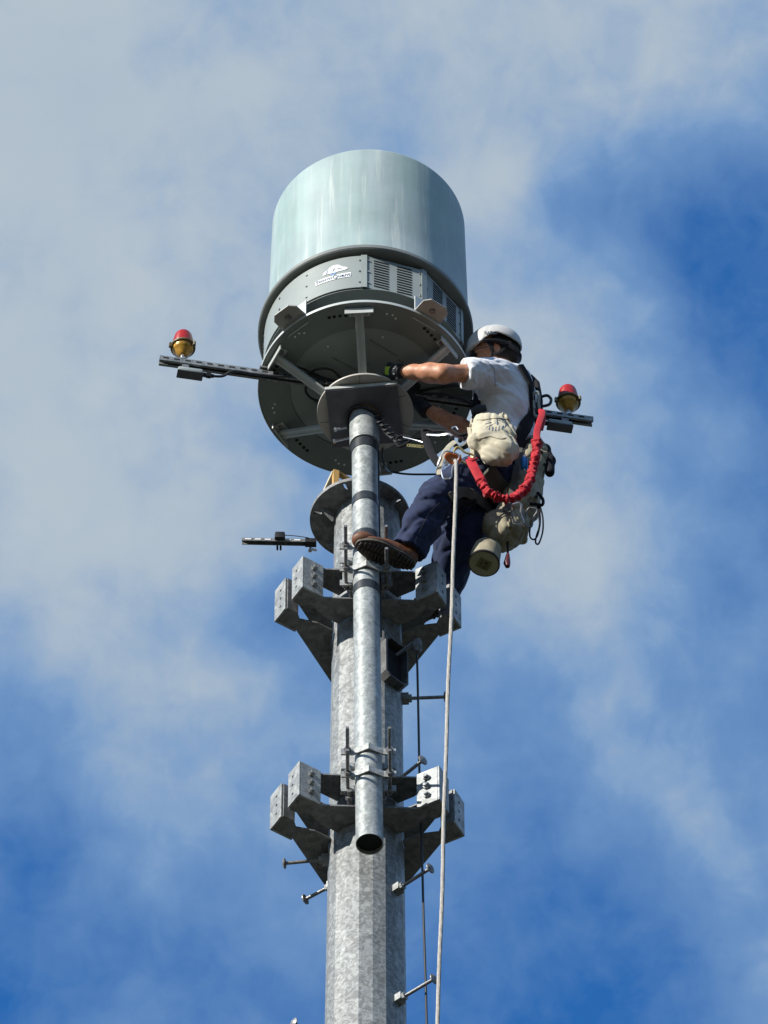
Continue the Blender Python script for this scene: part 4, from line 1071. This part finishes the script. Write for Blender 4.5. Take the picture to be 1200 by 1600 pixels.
# boots
def boot(he, to, an, up=V((0, 0, 1)), full=True):
    d = (to-he).normalized(); q = up.cross(d).normalized(); u = d.cross(q).normalized()
    if u.z < 0: u = -u
    fr = Matrix((d, q, u)).transposed(); L = (to-he).length; u_ = SDF(.03)
    u_.cap(he+u*.05+d*.02, he+u*.05+d*.14, .042, .042); u_.cap(he+u*.045+d*.10, to+u*.040-d*.03, .044, .037, k=.03)
    u_.ell(to+u*.040-d*.02, (.055, .046, .036), rot=fr, k=.03); u_.cap(he+u*.055+d*.035, an+V((0, 0, .05)), .045, .05, k=.03)
    lo = [min(he[i], to[i], an[i])-.1 for i in range(3)]; hi = [max(he[i], to[i], an[i])+.12 for i in range(3)]
    w = folds(d, 90, .0022, 6, .02, near(he+d*.16+u*.07, .07))
    bo = sobj('boot', lambda P: np.maximum(u_(P)+w(P), -((P-np.array(he+u*.012))@np.array(u))), lo, hi, .005, M['leather'], man, 1)
    # sole with tread
    outl = []
    N_ = 40
    for k in range(N_):
        t = 2*math.pi*k/N_; x = .5-.5*math.cos(t); w_ = (.048+.014*math.sin(math.pi*(x*.9))**2+.006*(x > .6)*math.sin(math.pi*(x-.6)/.4)); w_ *= (math.sin(math.pi*min(max(x, .0), 1)))**.33
        if .33 < x < .52: w_ *= .90
        outl.append((-.012+x*(L+.028), math.copysign(w_, math.sin(t)) if abs(math.sin(t)) > 1e-6 else 0))
    T = Matrix.Translation(he) @ fr.to_4x4(); bm = NB(); prism(bm, outl, .0, .016, T); so_ = obj('sole', bm, M['solegrey'], bo, sm=50)
    bm = NB(); prism(bm, [(x*.995+.0005, y*1.04) for x, y in outl], .0165, .028, T); obj('welt', bm, M['leather'], bo, sm=50)
    bm = NB(); x = .002
    while x < L+.008:
        if not (.105 < x < .145):
            f = (x+.012)/(L+.028); w_ = (.042+.012*math.sin(math.pi*f*.9)**2)*(math.sin(math.pi*min(max(f, .04), .96)))**.4
            for s in (-1, 1):
                box(bm, he+fr@V((x, s*w_*.54, -.006)), (.0115, w_*.86, .013), fr@Matrix.Rotation(R(10*s), 3, 'Z'))
        x += .0185
    tr_ = obj('tread', bm, M['sole'], bo, sm=0); return bo
boot(J['heL'], J['toL'], J['anL'])
hR = J['anR']+V((.035, .0, -.10)); hR.z = max(hR.z, 26.271+.014); boot(hR, hR+V((-.22, .08, 0)), J['anR'])
# helmet: a real shell, open underneath
def helm(P):
    Rm = np.array(HR); q = (P-np.array(H(-.018, 0, .045)))@Rm
    def el(s, a): qq = q/np.array(a); l = np.sqrt((qq*qq).sum(1)); g = np.sqrt(((qq/np.array(a))**2).sum(1)); return l*(l-1)/np.maximum(g, 1e-6)
    o = el(0, (.137, .108, .118)); 
    br = np.sqrt(((q-np.array((.094, 0, -.012)))/np.array((.058, .088, .020)))**2@np.ones(3))-1; br *= .02
    h = np.clip(.5+.5*(o-br)/.018, 0, 1); o = o*(1-h)+br*h-.018*h*(1-h)
    x = q[:, 0]
    low = -.008+.034*np.exp(-((x+.0)/.05)**2)+.0*x-.030*np.clip((-x-.06)/.09, 0, 1)-.012*np.clip((x-.06)/.08, 0, 1)
    v = np.maximum(o, low-q[:, 2])
    inn = el(0, (.127, .098, .108)); v = np.maximum(v, -inn)
    # raised centre ridge and side crease
    return v-.0025*np.exp(-(q[:, 1]/.035)**2)*(q[:, 2] > .02)+.0018*np.exp(-((q[:, 0]-.055+q[:, 2]*.5)/.007)**2)
c = H(-.01, 0, .05)
hel = sobj('helmet', helm, [c[i]-.19 for i in range(3)], [c[i]+.19 for i in range(3)], .0042, M['helmet'], man, 1)
def deps(o):
    bpy.context.view_layer.update(); return BVHTree.FromObject(o, bpy.context.evaluated_depsgraph_get()), o.matrix_world
TR = {}
def hit(names, px, py, off=.0):
    """the point of a garment seen at a photo position, lifted off its surface"""
    d = ray(px, py).normalized(); best = None
    for o in man.children:
        if o.name.split('.')[0] not in names: continue
        if o.name not in TR: TR[o.name] = deps(o)
        t, mw = TR[o.name]; inv = mw.inverted(); h = t.ray_cast(inv@CAM, d)
        if h[0] is not None and (best is None or h[3] < best[2]): best = (mw@h[0], h[1], h[3])
    if best is None: return None, None
    n = best[1]; n = n if n.dot(d) < 0 else -n
    return best[0]+n*off, n
M['seam'] = cloth('seam_stitching', (.34, .35, .40), .1, 900); M['dseam'] = cloth('dark_seam', (.006, .008, .020), .1, 900)
def lin(a, b, n=9): return [(a[0]+(b[0]-a[0])*i/n, a[1]+(b[1]-a[1])*i/n) for i in range(n+1)]
wseam('sleeve_hem', lin((729, 566), (743, 600), 7), ('t_shirt',), M['seam'], .0016)
wseam('shoulder_seam', lin((756, 560), (772, 576), 4)+lin((772, 578), (774, 604), 5), ('t_shirt',), M['seam'], .0016)
wseam('trouser_seam', lin((752, 758), (712, 766), 5)+lin((706, 768), (672, 800), 6)+lin((668, 806), (641, 860), 7), ('trousers',), M['dseam'], .0020)
wseam('trouser_seam', lin((700, 800), (690, 820), 3)+lin((726, 800), (708, 850), 6), ('trousers',), M['dseam'], .0020)
wseam('cuff_hem', lin((616, 846), (652, 866), 7), ('trousers',), M['dseam'], .0022)
# helmet lettering
p, n = hit(('helmet',), 767, 520)
if p:
    bm = text_bm('BASEZ', .023, .0006, .0006); ex = V((1, 0, .15)); ex = (ex-n*ex.dot(n)).normalized(); ey = n.cross(ex)
    for v in bm.verts: v.co = p+ex*v.co.x+ey*v.co.y+n*(v.co.z+.0012-((v.co.x)**2)*3.2-(v.co.y**2)*3)
    obj('lettering', bm, M['mark_grey'], hel, sm=0)
# hair, cradle and chin strap
hs = SDF(.01); hs.ell(H(-.028, 0, .022), (.106, .084, .100), rot=HR)
hs.ell(H(-.075, 0, -.02), (.055, .066, .055), rot=HR, k=.02)
sobj('hair', lambda P: np.maximum(hs(P), np.maximum((P-np.array(H(.02, 0, 0)))@np.array(fwd)*1.0+((P-np.array(HD))@np.array(hup)-.06)*-.9*0, 0*P[:, 0]-1))+.0015*np.sin(P[:, 0]*700)*np.sin(P[:, 2]*600), [HD[i]-.16 for i in range(3)], [HD[i]+.16 for i in range(3)], .005, M['hair'], man, 1)
bm = NB(); tube(bm, spline([H(.045, .095, .03), H(-.01, .099, .022), H(-.075, .088, -.005), H(-.115, .042, -.032), H(-.122, 0, -.038), H(-.115, -.042, -.032), H(-.075, -.088, -.005), H(-.01, -.099, .022)], 6), 1, 10, flat=(.016, .004), up=tuple(hup)); obj('cradle', bm, M['black'], hel)
bm = NB()
for l in (1, -1):
    tube(bm, spline([H(.030, .098*l, .03), H(.012, .090*l, -.03), H(.045, .055*l, -.10), H(.055, 0, -.128)], 6), 1, 8, flat=(.008, .002), up=tuple(hl)); tube(bm, spline([H(-.085, .092*l, .01), H(-.03, .092*l, -.035), H(.012, .088*l, -.045)], 5), 1, 8, flat=(.008, .002), up=tuple(hl))
obj('chin_strap', bm, M['strap'], hel)
bm = NB(); tube(bm, spline([H(.10, .045, .0), H(.102, 0, .004), H(.10, -.045, .0)], 5), 1, 10, flat=(.018, .003), up=tuple(hup)); tube(bm, spline([H(.10, .045, .004), H(.085, .075, .004), H(.0, .090, .004)], 4), .003, 6); obj('sunglasses', bm, M['black'], man)

# harness (worn): strips laid on the clothes
G = ('t_shirt', 'trousers')
def strip(name, pts, w, off=.006, mat='strap', th=.0035, parent=None, over=G):
    P, U = [], []
    for a in pts:
        if len(a) == 3 and not isinstance(a, Vector): P.append(A(*a)); U.append(V((0, -1, -.2))); continue
        p, n = hit(over, a[0], a[1], off)
        if p is None: continue
        P.append(p); U.append(n)
    if len(P) < 2: return None
    SP = spline(P, 6); UU = []
    for i in range(len(SP)):
        f = i/6; k = min(int(f), len(U)-2); UU.append(U[k].lerp(U[k+1], f-k))
    bm = NB(); tube(bm, SP, 1, 12, flat=(w, th), up=UU); return obj(name, bm, M[mat], parent or har)
bm = NB(); tube(bm, [A(790, 640, -.42)+V((.12, 0, .16)), A(790, 640, -.42)+V((.155, 0, .10)), A(790, 640, -.42)+V((.165, 0, -.02)), A(790, 640, -.42)+V((.150, 0, -.12))], 1, 12, flat=(.10, .018), up=(1, 0, 0))
har = obj('harness_back_pad', bm, M['strap'], man)
strip('shoulder_strap', [(803, 566), (812, 572), (820, 585), (827, 600), (830, 625), (831, 655)], .022, .008, 'strap', .006)
strip('waist_belt', [(741, 697), (752, 700), (775, 704), (800, 704), (818, 700), (828, 694)], .034, .010, 'strap', .008)
strip('side_strap', [(833, 628), (828, 650), (818, 670), (808, 690), (804, 712), (804, 735)], .034, .010, 'strap', .006)
bm = NB(); tube(bm, spline([A(746, 600, -.50), A(745, 622, -.54), A(744, 645, -.57), A(740, 670, -.58), A(737, 697, -.58)], 5), 1, 12, flat=(.020, .006), up=(-.3, -1, 0)); obj('chest_strap', bm, M['strap'], har)
strip('thigh_loop', [(703, 778), (718, 770), (735, 772), (757, 790), (771, 812)], .026, .008, 'greystrap', .006)
strip('seat_pad', [(757, 738), (770, 758), (786, 776), (800, 790)], .062, .012, 'greystrap', .010)
strip('leg_strap', [(706, 788), (722, 784), (740, 783)], .018, .012, 'strap', .004)
p = A(748, 640, -.62); n = V((-.15, -1, -.6)).normalized(); bm = NB(); box(bm, p, (.078, .034, .018), frame(n)@Matrix.Rotation(R(8), 3, 'Z')); box(bm, p+n*.009, (.034, .040, .014), frame(n)@Matrix.Rotation(R(8), 3, 'Z')); obj('buckle', bm, M['black'], har, sm=30, bevel=.004)

# ------------------------------------------------------------------ gear hanging from the worker (each piece a thing of its own)
def W(px, py, off=.03, dflt=-.60):
    p, n = hit(G, px, py, off)
    return p if p is not None else A(px, py, dflt)
# cream bolt bag on the hip
t0 = A(769, 672, -.665); t1_ = A(776, 704, -.665)
pb = thing('bolt_bag', tuple(t1_-V((0, 0, .11))), 'crumpled cream canvas bag with faded print hanging at the left hip', 'bag')
s = SDF(.03); s.cap(t0+V((-.004, 0, .02)), t0+V((.002, 0, -.05)), .097, .091, sc=((0, 1, 0), .6), k=.02)
s.cap(t0+V((.004, 0, -.09)), t1_+V((.004, 0, .0)), .105, .088, sc=((0, 1, 0), .62), k=.02)
s.ell(t1_+V((.025, -.01, -.02)), (.07, .05, .06), k=.04); s.ell(t0+V((-.06, -.01, -.12)), (.06, .06, .05), k=.03)
c1 = folds((.5, .3, 1), 58, .0065, 21, .05); c2 = folds((1, .2, .3), 52, .0060, 23, .07); c3 = folds((.5, -.3, -.7), 130, .0026, 25, .05)
topz = t0.z+.075; cr2 = crumple(22, .0060, 45)
sobj('bag_body', lambda P: np.maximum(np.maximum(s(P)+c1(P)*.6+c2(P)*.6+c3(P)*.5+cr2(P), P[:, 2]-topz-.012*np.sin(P[:, 0]*40)), -np.maximum(np.abs(s(P))*0+s(P)+.012, -(P[:, 2]-topz+.05))), [t0.x-.2, t0.y-.2, t1_.z-.2], [t0.x+.2, t0.y+.2, t0.z+.15], .005, M['canvas'], pb, 1)
bagb = pb.children[0]; TT, TM = deps(bagb)
def bhit(px, py, off):
    d = ray(px, py).normalized(); inv = TM.inverted(); h = TT.ray_cast(inv@CAM, d)
    if h[0] is None: return None, None
    n = h[1] if h[1].dot(d) < 0 else -h[1]; return TM@h[0]+n*off, n
bm = NB()
for a, b in (((760, 668), (775, 661)), ((776, 652), (777, 664)), ((779, 657), (788, 655)), ((764, 672), (765, 667)), ((769, 673), (770, 667)), ((774, 673), (775, 667)), ((779, 673), (780, 666)), ((784, 671), (786, 665)), ((784, 659), (791, 662)), ((789, 668), (790, 663)), ((758, 663), (768, 660))):
    p, _ = bhit(*a, .001); q_, _ = bhit(*b, .001); 
    if p is None or q_ is None: continue
    m_ = bhit((a[0]+b[0])/2, (a[1]+b[1])/2, .001)[0]; tube(bm, [p, m_, q_], 1, 6, flat=(.0022, .0008), up=(0, -1, -.5))
obj('faded_print', bm, M['mark_grey'], bagb, sm=0)
for nm, row, wd in (('bag_hem', [(739+7*k, 655+1.5*math.sin(k*.9)) for k in range(10)], .0024), ('bag_seam', [(737+7.5*k, 684+2*math.sin(k*1.3)) for k in range(10)], .0018)):
    P = [q for q in (bhit(x, y, .001)[0] for x, y in row) if q is not None]
    if len(P) > 2: bm = NB(); tube(bm, spline(P, 4), wd, 6); obj(nm, bm, M['canvas_dark'], bagb)
bm = NB(); tube(bm, spline([A(737, 655, -.66), A(735, 672, -.67), A(737, 690, -.68)], 5), .005, 8); tube(bm, spline([A(733, 668, -.67), A(738, 712, -.67), A(728, 722, -.67)], 5), 1, 8, flat=(.010, .002), up=(0, -1, 0)); obj('bag_cord', bm, M['canvas'], pb)

# large canvas tool bag behind the hips
b0, b1, b2_ = A(830, 712, -.42), A(812, 792, -.43), A(787, 832, -.42)
tb = thing('tool_bag', tuple(b2_-V((0, 0, .10))), 'large worn canvas tool bag with black trim hanging behind the hips', 'bag')
s2 = SDF(.04); s2.cap(b0+V((0, 0, .02)), b1, .082, .092); s2.cap(b1, b2_, .085, .070); s2.cap(b0+V((-.02, 0, .02)), b0+V((.045, 0, -.03)), .065, .05)
s2.rbox(b2_+V((.01, 0, .03)), (.085, .07, .09), .03, k=.04, rot=Matrix.Rotation(R(-28), 3, 'Y'))
e1 = folds((.5, .2, 1), 60, .0045, 31, .06); e2 = folds((1, .3, -.3), 40, .0050, 33, .06); e3 = folds((-.3, .6, .9), 110, .002, 35, .05)
cr3 = crumple(26, .0075, 47)
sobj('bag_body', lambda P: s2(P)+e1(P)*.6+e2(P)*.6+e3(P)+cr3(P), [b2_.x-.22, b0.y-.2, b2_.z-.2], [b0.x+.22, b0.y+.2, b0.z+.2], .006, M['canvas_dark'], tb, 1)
s3 = SDF(.02)
for a, b_ in (((838, 694), (852, 702)), ((852, 702), (860, 720)), ((860, 720), (859, 738))): s3.cap(A(*a, -.44), A(*b_, -.44), .022, .024, sc=((1, 0, 0), 1.0), k=.02)
sobj('black_trim', s3, [A(838, 694, -.44).x-.06, -.50, A(859, 738, -.44).z-.08], [A(860, 694, -.44).x+.06, -.18, A(838, 694, -.44).z+.08], .005, M['strap'], tb, 1)
bm = NB()
for x, y in ((851, 726), (846, 706), (838, 776)): cyl(bm, A(x, y, -.53), A(x, y, -.49), .008, seg=12)
objs('eyelet', bm, M['black'], tb, sm=30)
bm = NB(); tube(bm, spline([A(812, 700, -.52), A(806, 735, -.54), A(800, 770, -.54), A(790, 800, -.52)], 5), 1, 10, flat=(.016, .003), up=(0, -1, -.4)); obj('carry_strap', bm, M['greystrap'], tb)

# round bucket below it
rc = A(756, 881, -.42); ax = V((.14, .03, 1)).normalized()
rb = thing('rope_bucket', tuple(rc), 'round canvas bucket with a square label on its base, below the tool bag', 'bucket')
bm = NB(); lathe(bm, [(0, 0), (.066, 0), (.073, .004), (.074, .01), (.071, .08), (.066, .125), (.03, .14), (0, .14)], rc, 40, ax)
for v in bm.verts:
    if (v.co-rc).dot(ax) > .02: v.co += (v.co-rc-ax*(v.co-rc).dot(ax)).normalized()*.005*noise.noise(v.co*16)
obj('bucket_body', bm, M['canvas_dark'], rb)
bm = NB(); lathe(bm, [(.0735, -.001), (.0775, .002), (.0765, .012), (.0735, .012)], rc, 40, ax, closed=True); obj('rim', bm, M['black'], rb)
bm = NB(); lathe(bm, [(0, -.0022), (.069, -.0022), (.069, -.0005), (0, -.0005)], rc, 40, ax); obj('base_disc', bm, cloth('pale_base', (.36, .34, .22)), rb)
bm = NB(); fr = frame(ax)@Matrix.Rotation(R(25), 3, 'Z'); box(bm, rc-ax*.0035, (.058, .062, .002), fr); lb = obj('label', bm, cloth('olive_label', (.17, .15, .07)), rb, sm=0)
bm = NB()
for x, y, w_, h_ in ((-.012, .014, .018, .004), (-.012, .004, .018, .004), (.012, .008, .012, .018), (0, -.014, .036, .004)): box(bm, rc-ax*.0048+fr@V((x, y, 0)), (w_, h_, .001), fr)
obj('label_print', bm, M['sole'], lb, sm=0)

# red lanyard
rl = thing('red_lanyard', tuple(A(785, 780, -.62)), 'red elastic lanyard hanging in a deep loop from belt to back', 'lanyard')
def RP(px, py, o=.028): 
    p = W(px, py, o, -.60); return p
flatp = [A(734, 718, -.70), A(742, 733, -.705), A(751, 750, -.70)]
bm = NB(); tube(bm, spline(flatp, 5), 1, 12, flat=(.023, .008), up=(0, -1, -.6)); obj('webbing_end', bm, M['red'], rl, sm=60)
el = spline([A(751, 750, -.70), A(762, 768, -.69), A(778, 777, -.68), A(798, 779, -.67), A(815, 770, -.66), A(827, 752, -.65), A(833, 730, -.64), A(837, 710, -.63), A(839, 690, -.62)], 24)
bm = NB(); rr_ = []
for i in range(len(el)):
    q_ = i/len(el); rr_.append(.0190+.0042*math.sin(i*.78+2.2*math.sin(i*.13))+.0030*math.sin(i*.31)+.0025*random.random())
tube(bm, el, rr_, 14)
for v in bm.verts: v.co += V((noise.noise(v.co*60), noise.noise(v.co*60+V((9, 0, 0))), noise.noise(v.co*60+V((0, 9, 0)))))*.010
obj('elastic_sleeve', bm, M['red'], rl, sm=80)
up_ = spline([A(839, 690, -.62), A(839, 676, -.61), A(843, 660, -.60), A(847, 648, -.58), A(846, 642, -.57)], 5)
bm = NB(); tube(bm, up_, 1, 12, flat=(.017, .008), up=(0, -1, -.6)); tube(bm, spline([A(843, 640, -.57), A(850, 652, -.58), A(846, 672, -.60)], 5), 1, 10, flat=(.009, .004), up=(0, -1, -.5)); obj('webbing_top', bm, M['red'], rl, sm=60)
bm = NB(); tube(bm, spline([A(733, 716, -.70), A(738, 720, -.71), A(745, 717, -.70)], 4), 1, 8, flat=(.006, .009), up=(0, -1, -.6)); obj('stitched_loop', bm, M['red'], rl, sm=60)

def biner(name, px, py, y, w, h, ang, mat, lab, r=.0048, cat='carabiner', gate='silver', grp=None):
    c = A(px, py, y); fr = frame(V((0, -1, -.75)), V((0, 0, 1)))@Matrix.Rotation(R(ang), 3, 'Z')
    t = thing(name, tuple(c), lab, cat, grp)
    P = [(-.42, -.9), (.30, -1), (.5, -.75), (.36, 0), (.5, .72), (.30, 1), (-.35, .92), (-.5, .6), (-.5, -.55)]
    pts = [c+fr@V((x*w, yy*h/2, 0)) for x, yy in P]
    bm = NB(); tube(bm, spline(pts[:7], 5), r, 10); obj('frame', bm, M[mat], t)
    bm = NB(); tube(bm, spline([pts[6], pts[7], pts[8], pts[0]], 4), r*.9, 10); cyl(bm, pts[7].lerp(pts[8], .25), pts[7].lerp(pts[8], .8), r*1.5, seg=12); obj('gate', bm, M[gate], t); return t
biner('carabiner', 808, 803, -.56, .050, .105, 8, 'silver', 'pale carabiner hanging below the bend of the red lanyard', gate='hard')
biner('carabiner', 828, 808, -.54, .046, .095, -20, 'hard', 'dull grey carabiner on the tool bag right of the pale one', gate='hard')
biner('carabiner', 723, 712, -.70, .055, .095, 60, 'gold', 'gold carabiner right of the orange rope device', r=.0055, gate='gold')
biner('carabiner', 699, 726, -.70, .080, .135, -22, 'silver', 'big pale carabiner left of the orange rope device', r=.0045)
biner('carabiner', 838, 632, -.56, .032, .125, 4, 'box', 'slim grey carabiner joining the red lanyard to the back of the harness', r=.0075, gate='box')
# orange rope device
dc = A(707, 717, -.71); dvc = thing('rope_device', tuple(dc), 'orange rope descender clipped at the front of the belt above the white rope', 'descender')
bm = NB(); fr = frame(V((0, -1, -.75)), V((0, 0, 1))); T = Matrix.Translation(dc)@fr.to_4x4()
fx = 1 if (fr@V((1, 0, 0))).x > 0 else -1
prism(bm, [(fx*x, y) for x, y in ((-.040, .012), (-.030, .030), (0, .034), (.040, .020), (.046, -.004), (.030, -.024), (.0, -.026), (-.03, -.010))], -.004, .004, T)
sp_ = obj('side_plate', bm, M['orange'], dvc, sm=0, bevel=.0015)
bm = NB(); prism(bm, [(fx*x, y) for x, y in ((-.040, .012), (-.030, .030), (0, .034), (.040, .020), (.046, -.004), (.030, -.024), (.0, -.026), (-.03, -.010))], -.026, -.020, T); obj('back_plate', bm, M['silver'], dvc, sm=0)
bm = NB(); c = T@V((0, 0, 0)); n = fr.col[2]; n = n if n.dot(CAM-c) > 0 else -n; cyl(bm, c-n*.02, c+n*.007, .006, seg=12); obj('pivot', bm, M['hard'], dvc, sm=30)
bm = NB(); c = A(697, 724, -.70); cyl(bm, c-n*.01, c+n*.01, .011, seg=16); tube(bm, spline([c, A(690, 735, -.70), A(693, 748, -.69), A(700, 748, -.69)], 4), .0045, 8); obj('handle', bm, M['silver'], dvc, sm=40)
bm = NB(); tube(bm, spline([A(711, 690, -.67), A(700, 700, -.70), A(688, 722, -.69), A(687, 742, -.68)], 6), 1, 10, flat=(.014, .003), up=(0, -1, -.3)); tag(obj('tether_strap', bm, M['canvas']), 'cream webbing tether lying on the left thigh beside the orange descender', 'strap')
# white rope down to the ground
rp0 = A(713, 722, -.715); rp1 = AT(683, 1600, rp0.y-.02); dd = (rp1-rp0); ge = rp0+dd*((rp0.z-.02)/(-dd.z))
pts = [rp0+V((-.006, .006, .02)), rp0]
nseg = 160
for k in range(1, nseg+1):
    f_ = k/nseg; p = rp0.lerp(ge, f_); pts.append(p+V((.0022*math.sin(f_*60)+.0015*math.sin(f_*171), 0, 0)))
bm = NB(); tube(bm, pts, .0092, 10); tag(obj('rope', bm, M['ropem']), 'white climbing rope running from the orange descender straight down past the collars', 'rope')
# positioning lanyard between pipe and belt
pl_ = thing('positioning_lanyard', tuple(A(640, 690, -.50)), 'dark work-positioning lanyard wrapped at the pipe top and clipped to the belt', 'lanyard')
zt_ = PZ1.z-.02; loopc = PZ0+pax*(L_-.03)
bm = NB(); tube(bm, [loopc+V((math.cos(a)*(pr_+.020), math.sin(a)*(pr_+.020), .02*math.sin(a*2))) for a in np.linspace(R(-20), R(320), 26)], .008, 10)
tube(bm, spline([loopc+V((pr_+.018, -.02, .0)), A(600, 672, -.50), A(612, 684, -.52), A(628, 690, -.54)], 6), .008, 10); obj('wrapped_cord', bm, M['black'], pl_)
bm = NB(); rnd = random.Random(3)
for k in range(7):
    x, y = 590+k*5.2, 652+k*6.2; c = A(x, y, -.50-.006*k)
    tube(bm, [c+V((math.cos(a)*.018, math.sin(a)*.010, math.sin(a)*.016+(k % 2)*math.cos(a)*.012)) for a in np.linspace(0, 2*math.pi, 13)[:-1]], .0055, 8, closed=True)
obj('chain', bm, M['black'], pl_)
bm = NB(); tube(bm, spline([A(618, 690, -.54), A(624, 698, -.545), A(634, 694, -.55), A(642, 686, -.55), A(637, 682, -.55), A(624, 682, -.54)], 5, True), .0065, 8, closed=True); obj('snap_hook', bm, M['strap'], pl_)
bm = NB()
for k in range(6):
    c = A(639+k*4, 696+k*.4, -.555); tube(bm, [c+V((math.cos(a)*.009, -.3*math.sin(a)*.008, math.sin(a)*.007)) for a in np.linspace(0, 2*math.pi, 9)[:-1]], .003, 6, closed=True)
obj('small_chain', bm, M['gold'], pl_)
bm = NB(); tube(bm, spline([A(630, 683, -.55), A(650, 688, -.56), A(664, 692, -.57)], 4), .003, 8); obj('steel_link', bm, M['silver'], pl_)
bm = NB(); tube(bm, spline([A(664, 676, -.57), A(668, 694, -.58), A(676, 712, -.59), A(686, 726, -.60)], 6), 1, 12, flat=(.021, .006), up=(0, -1, -.3)); tube(bm, spline([A(663, 680, -.57), A(660, 674, -.57), A(668, 671, -.575), A(680, 674, -.585)], 5), .008, 8); obj('rope_grab', bm, M['strap'], pl_)
bm = NB(); tube(bm, spline([A(667, 679, -.59), A(685, 680, -.61), A(700, 678, -.63), A(707, 681, -.64)], 5), 1, 8, flat=(.0065, .003), up=(0, -1, -.3)); obj('swivel_plate', bm, M['silver'], pl_)
bm = NB(); tube(bm, spline([A(677, 674, -.59), A(692, 673, -.61), A(706, 677, -.63)], 5), 1, 8, flat=(.004, .003), up=(0, -1, -.3)); obj('blue_link', bm, M['strap'], pl_)
bm = NB(); 
for x, y, r_ in ((711, 672, .012), (706, 686, .013), (719, 688, .012), (727, 684, .010)): c = A(x, y, -.64); lathe(bm, [(0, -.012), (r_*.8, -.010), (r_, 0), (r_*.8, .010), (0, .012)], c, 14, (0, -1, -.5))
tube(bm, spline([A(707, 672, -.635), A(720, 680, -.65), A(735, 676, -.65)], 5), .008, 8); tube(bm, spline([A(708, 694, -.65), A(722, 700, -.66), A(734, 694, -.66)], 5), .010, 8); obj('connector', bm, M['strap'], pl_, sm=50)
bm = NB(); tube(bm, spline([A(710, 702, -.66), A(720, 697, -.67), A(729, 690, -.67), A(734, 684, -.665)], 5), .0075, 8); tube(bm, spline([A(706, 669, -.65), A(712, 667, -.65), A(716, 672, -.65)], 4), .005, 8); obj('alloy_hook', bm, M['silver'], pl_)
# blue device, cord loops, small tool, back loop
c = A(819, 723, -.60); t = thing('blue_device', tuple(c), 'small bright blue cylinder clipped between the cream bag and red lanyard', 'device')
bm = NB(); fr = frame(V((.0, -.3, 1))); lathe(bm, [(0, -.042), (.012, -.042), (.017, -.036), (.0185, .020), (.014, .028), (0, .030)], c, 20, (0, -.2, 1)); obj('casing', bm, M['blue'], t, sm=40)
bm = NB(); lathe(bm, [(0, -.055), (.007, -.053), (.007, -.043), (0, -.043)], c, 12, (0, -.2, 1)); lathe(bm, [(0, .030), (.010, .030), (.009, .044), (0, .045)], c, 12, (0, -.2, 1)); obj('end_cap', bm, M['silver'], t, sm=40)
bm = NB(); tube(bm, spline([A(840, 770, -.50), A(848, 780, -.50), A(847, 789, -.50), A(836, 788, -.50), A(828, 787, -.50)], 5), .008, 8)
kk = [(843, 788), (848, 808), (848, 830), (842, 849), (837, 848), (838, 838), (843, 820), (841, 800), (841, 788), (838, 806), (829, 822), (828, 838), (834, 843), (840, 836), (844, 815), (842, 790)]
tube(bm, spline([A(x, y, -.50+.012*math.sin(i)) for i, (x, y) in enumerate(kk)], 8), .0042, 8); tag(obj('cord_coil', bm, M['strap']), 'thin dark cord hanging in narrow loops from the right side of the tool bag', 'cord')
t = thing('hanging_tool', tuple(A(793, 885, -.42)), 'small red-tipped tool dangling on a dark cord under the tool bag', 'tool')
bm = NB(); tube(bm, [A(793, 845, -.42), A(793.5, 868, -.42)], .0055, 8); obj('cord', bm, M['strap'], t)
bm = NB(); tube(bm, [A(793.5, 866, -.42), A(793, 872, -.42), A(792, 880, -.42), A(793, 885, -.42)], [.008, .012, .017, .012], 12); obj('tip', bm, paint('dark_red_tip', (.10, .01, .015), .5, .3, 40), t)
bm = NB(); tube(bm, spline([A(846, 620, -.50), A(855, 618, -.50), A(861, 624, -.50), A(858, 632, -.50), A(846, 635, -.50)], 6), .0075, 10); tag(obj('cord_loop', bm, M['black']), 'short stiff black loop sticking out behind the worker near the right beacon', 'cord')
man['label'] = 'worker in white helmet and navy trousers reaching under the radar, left boot on a clamp'
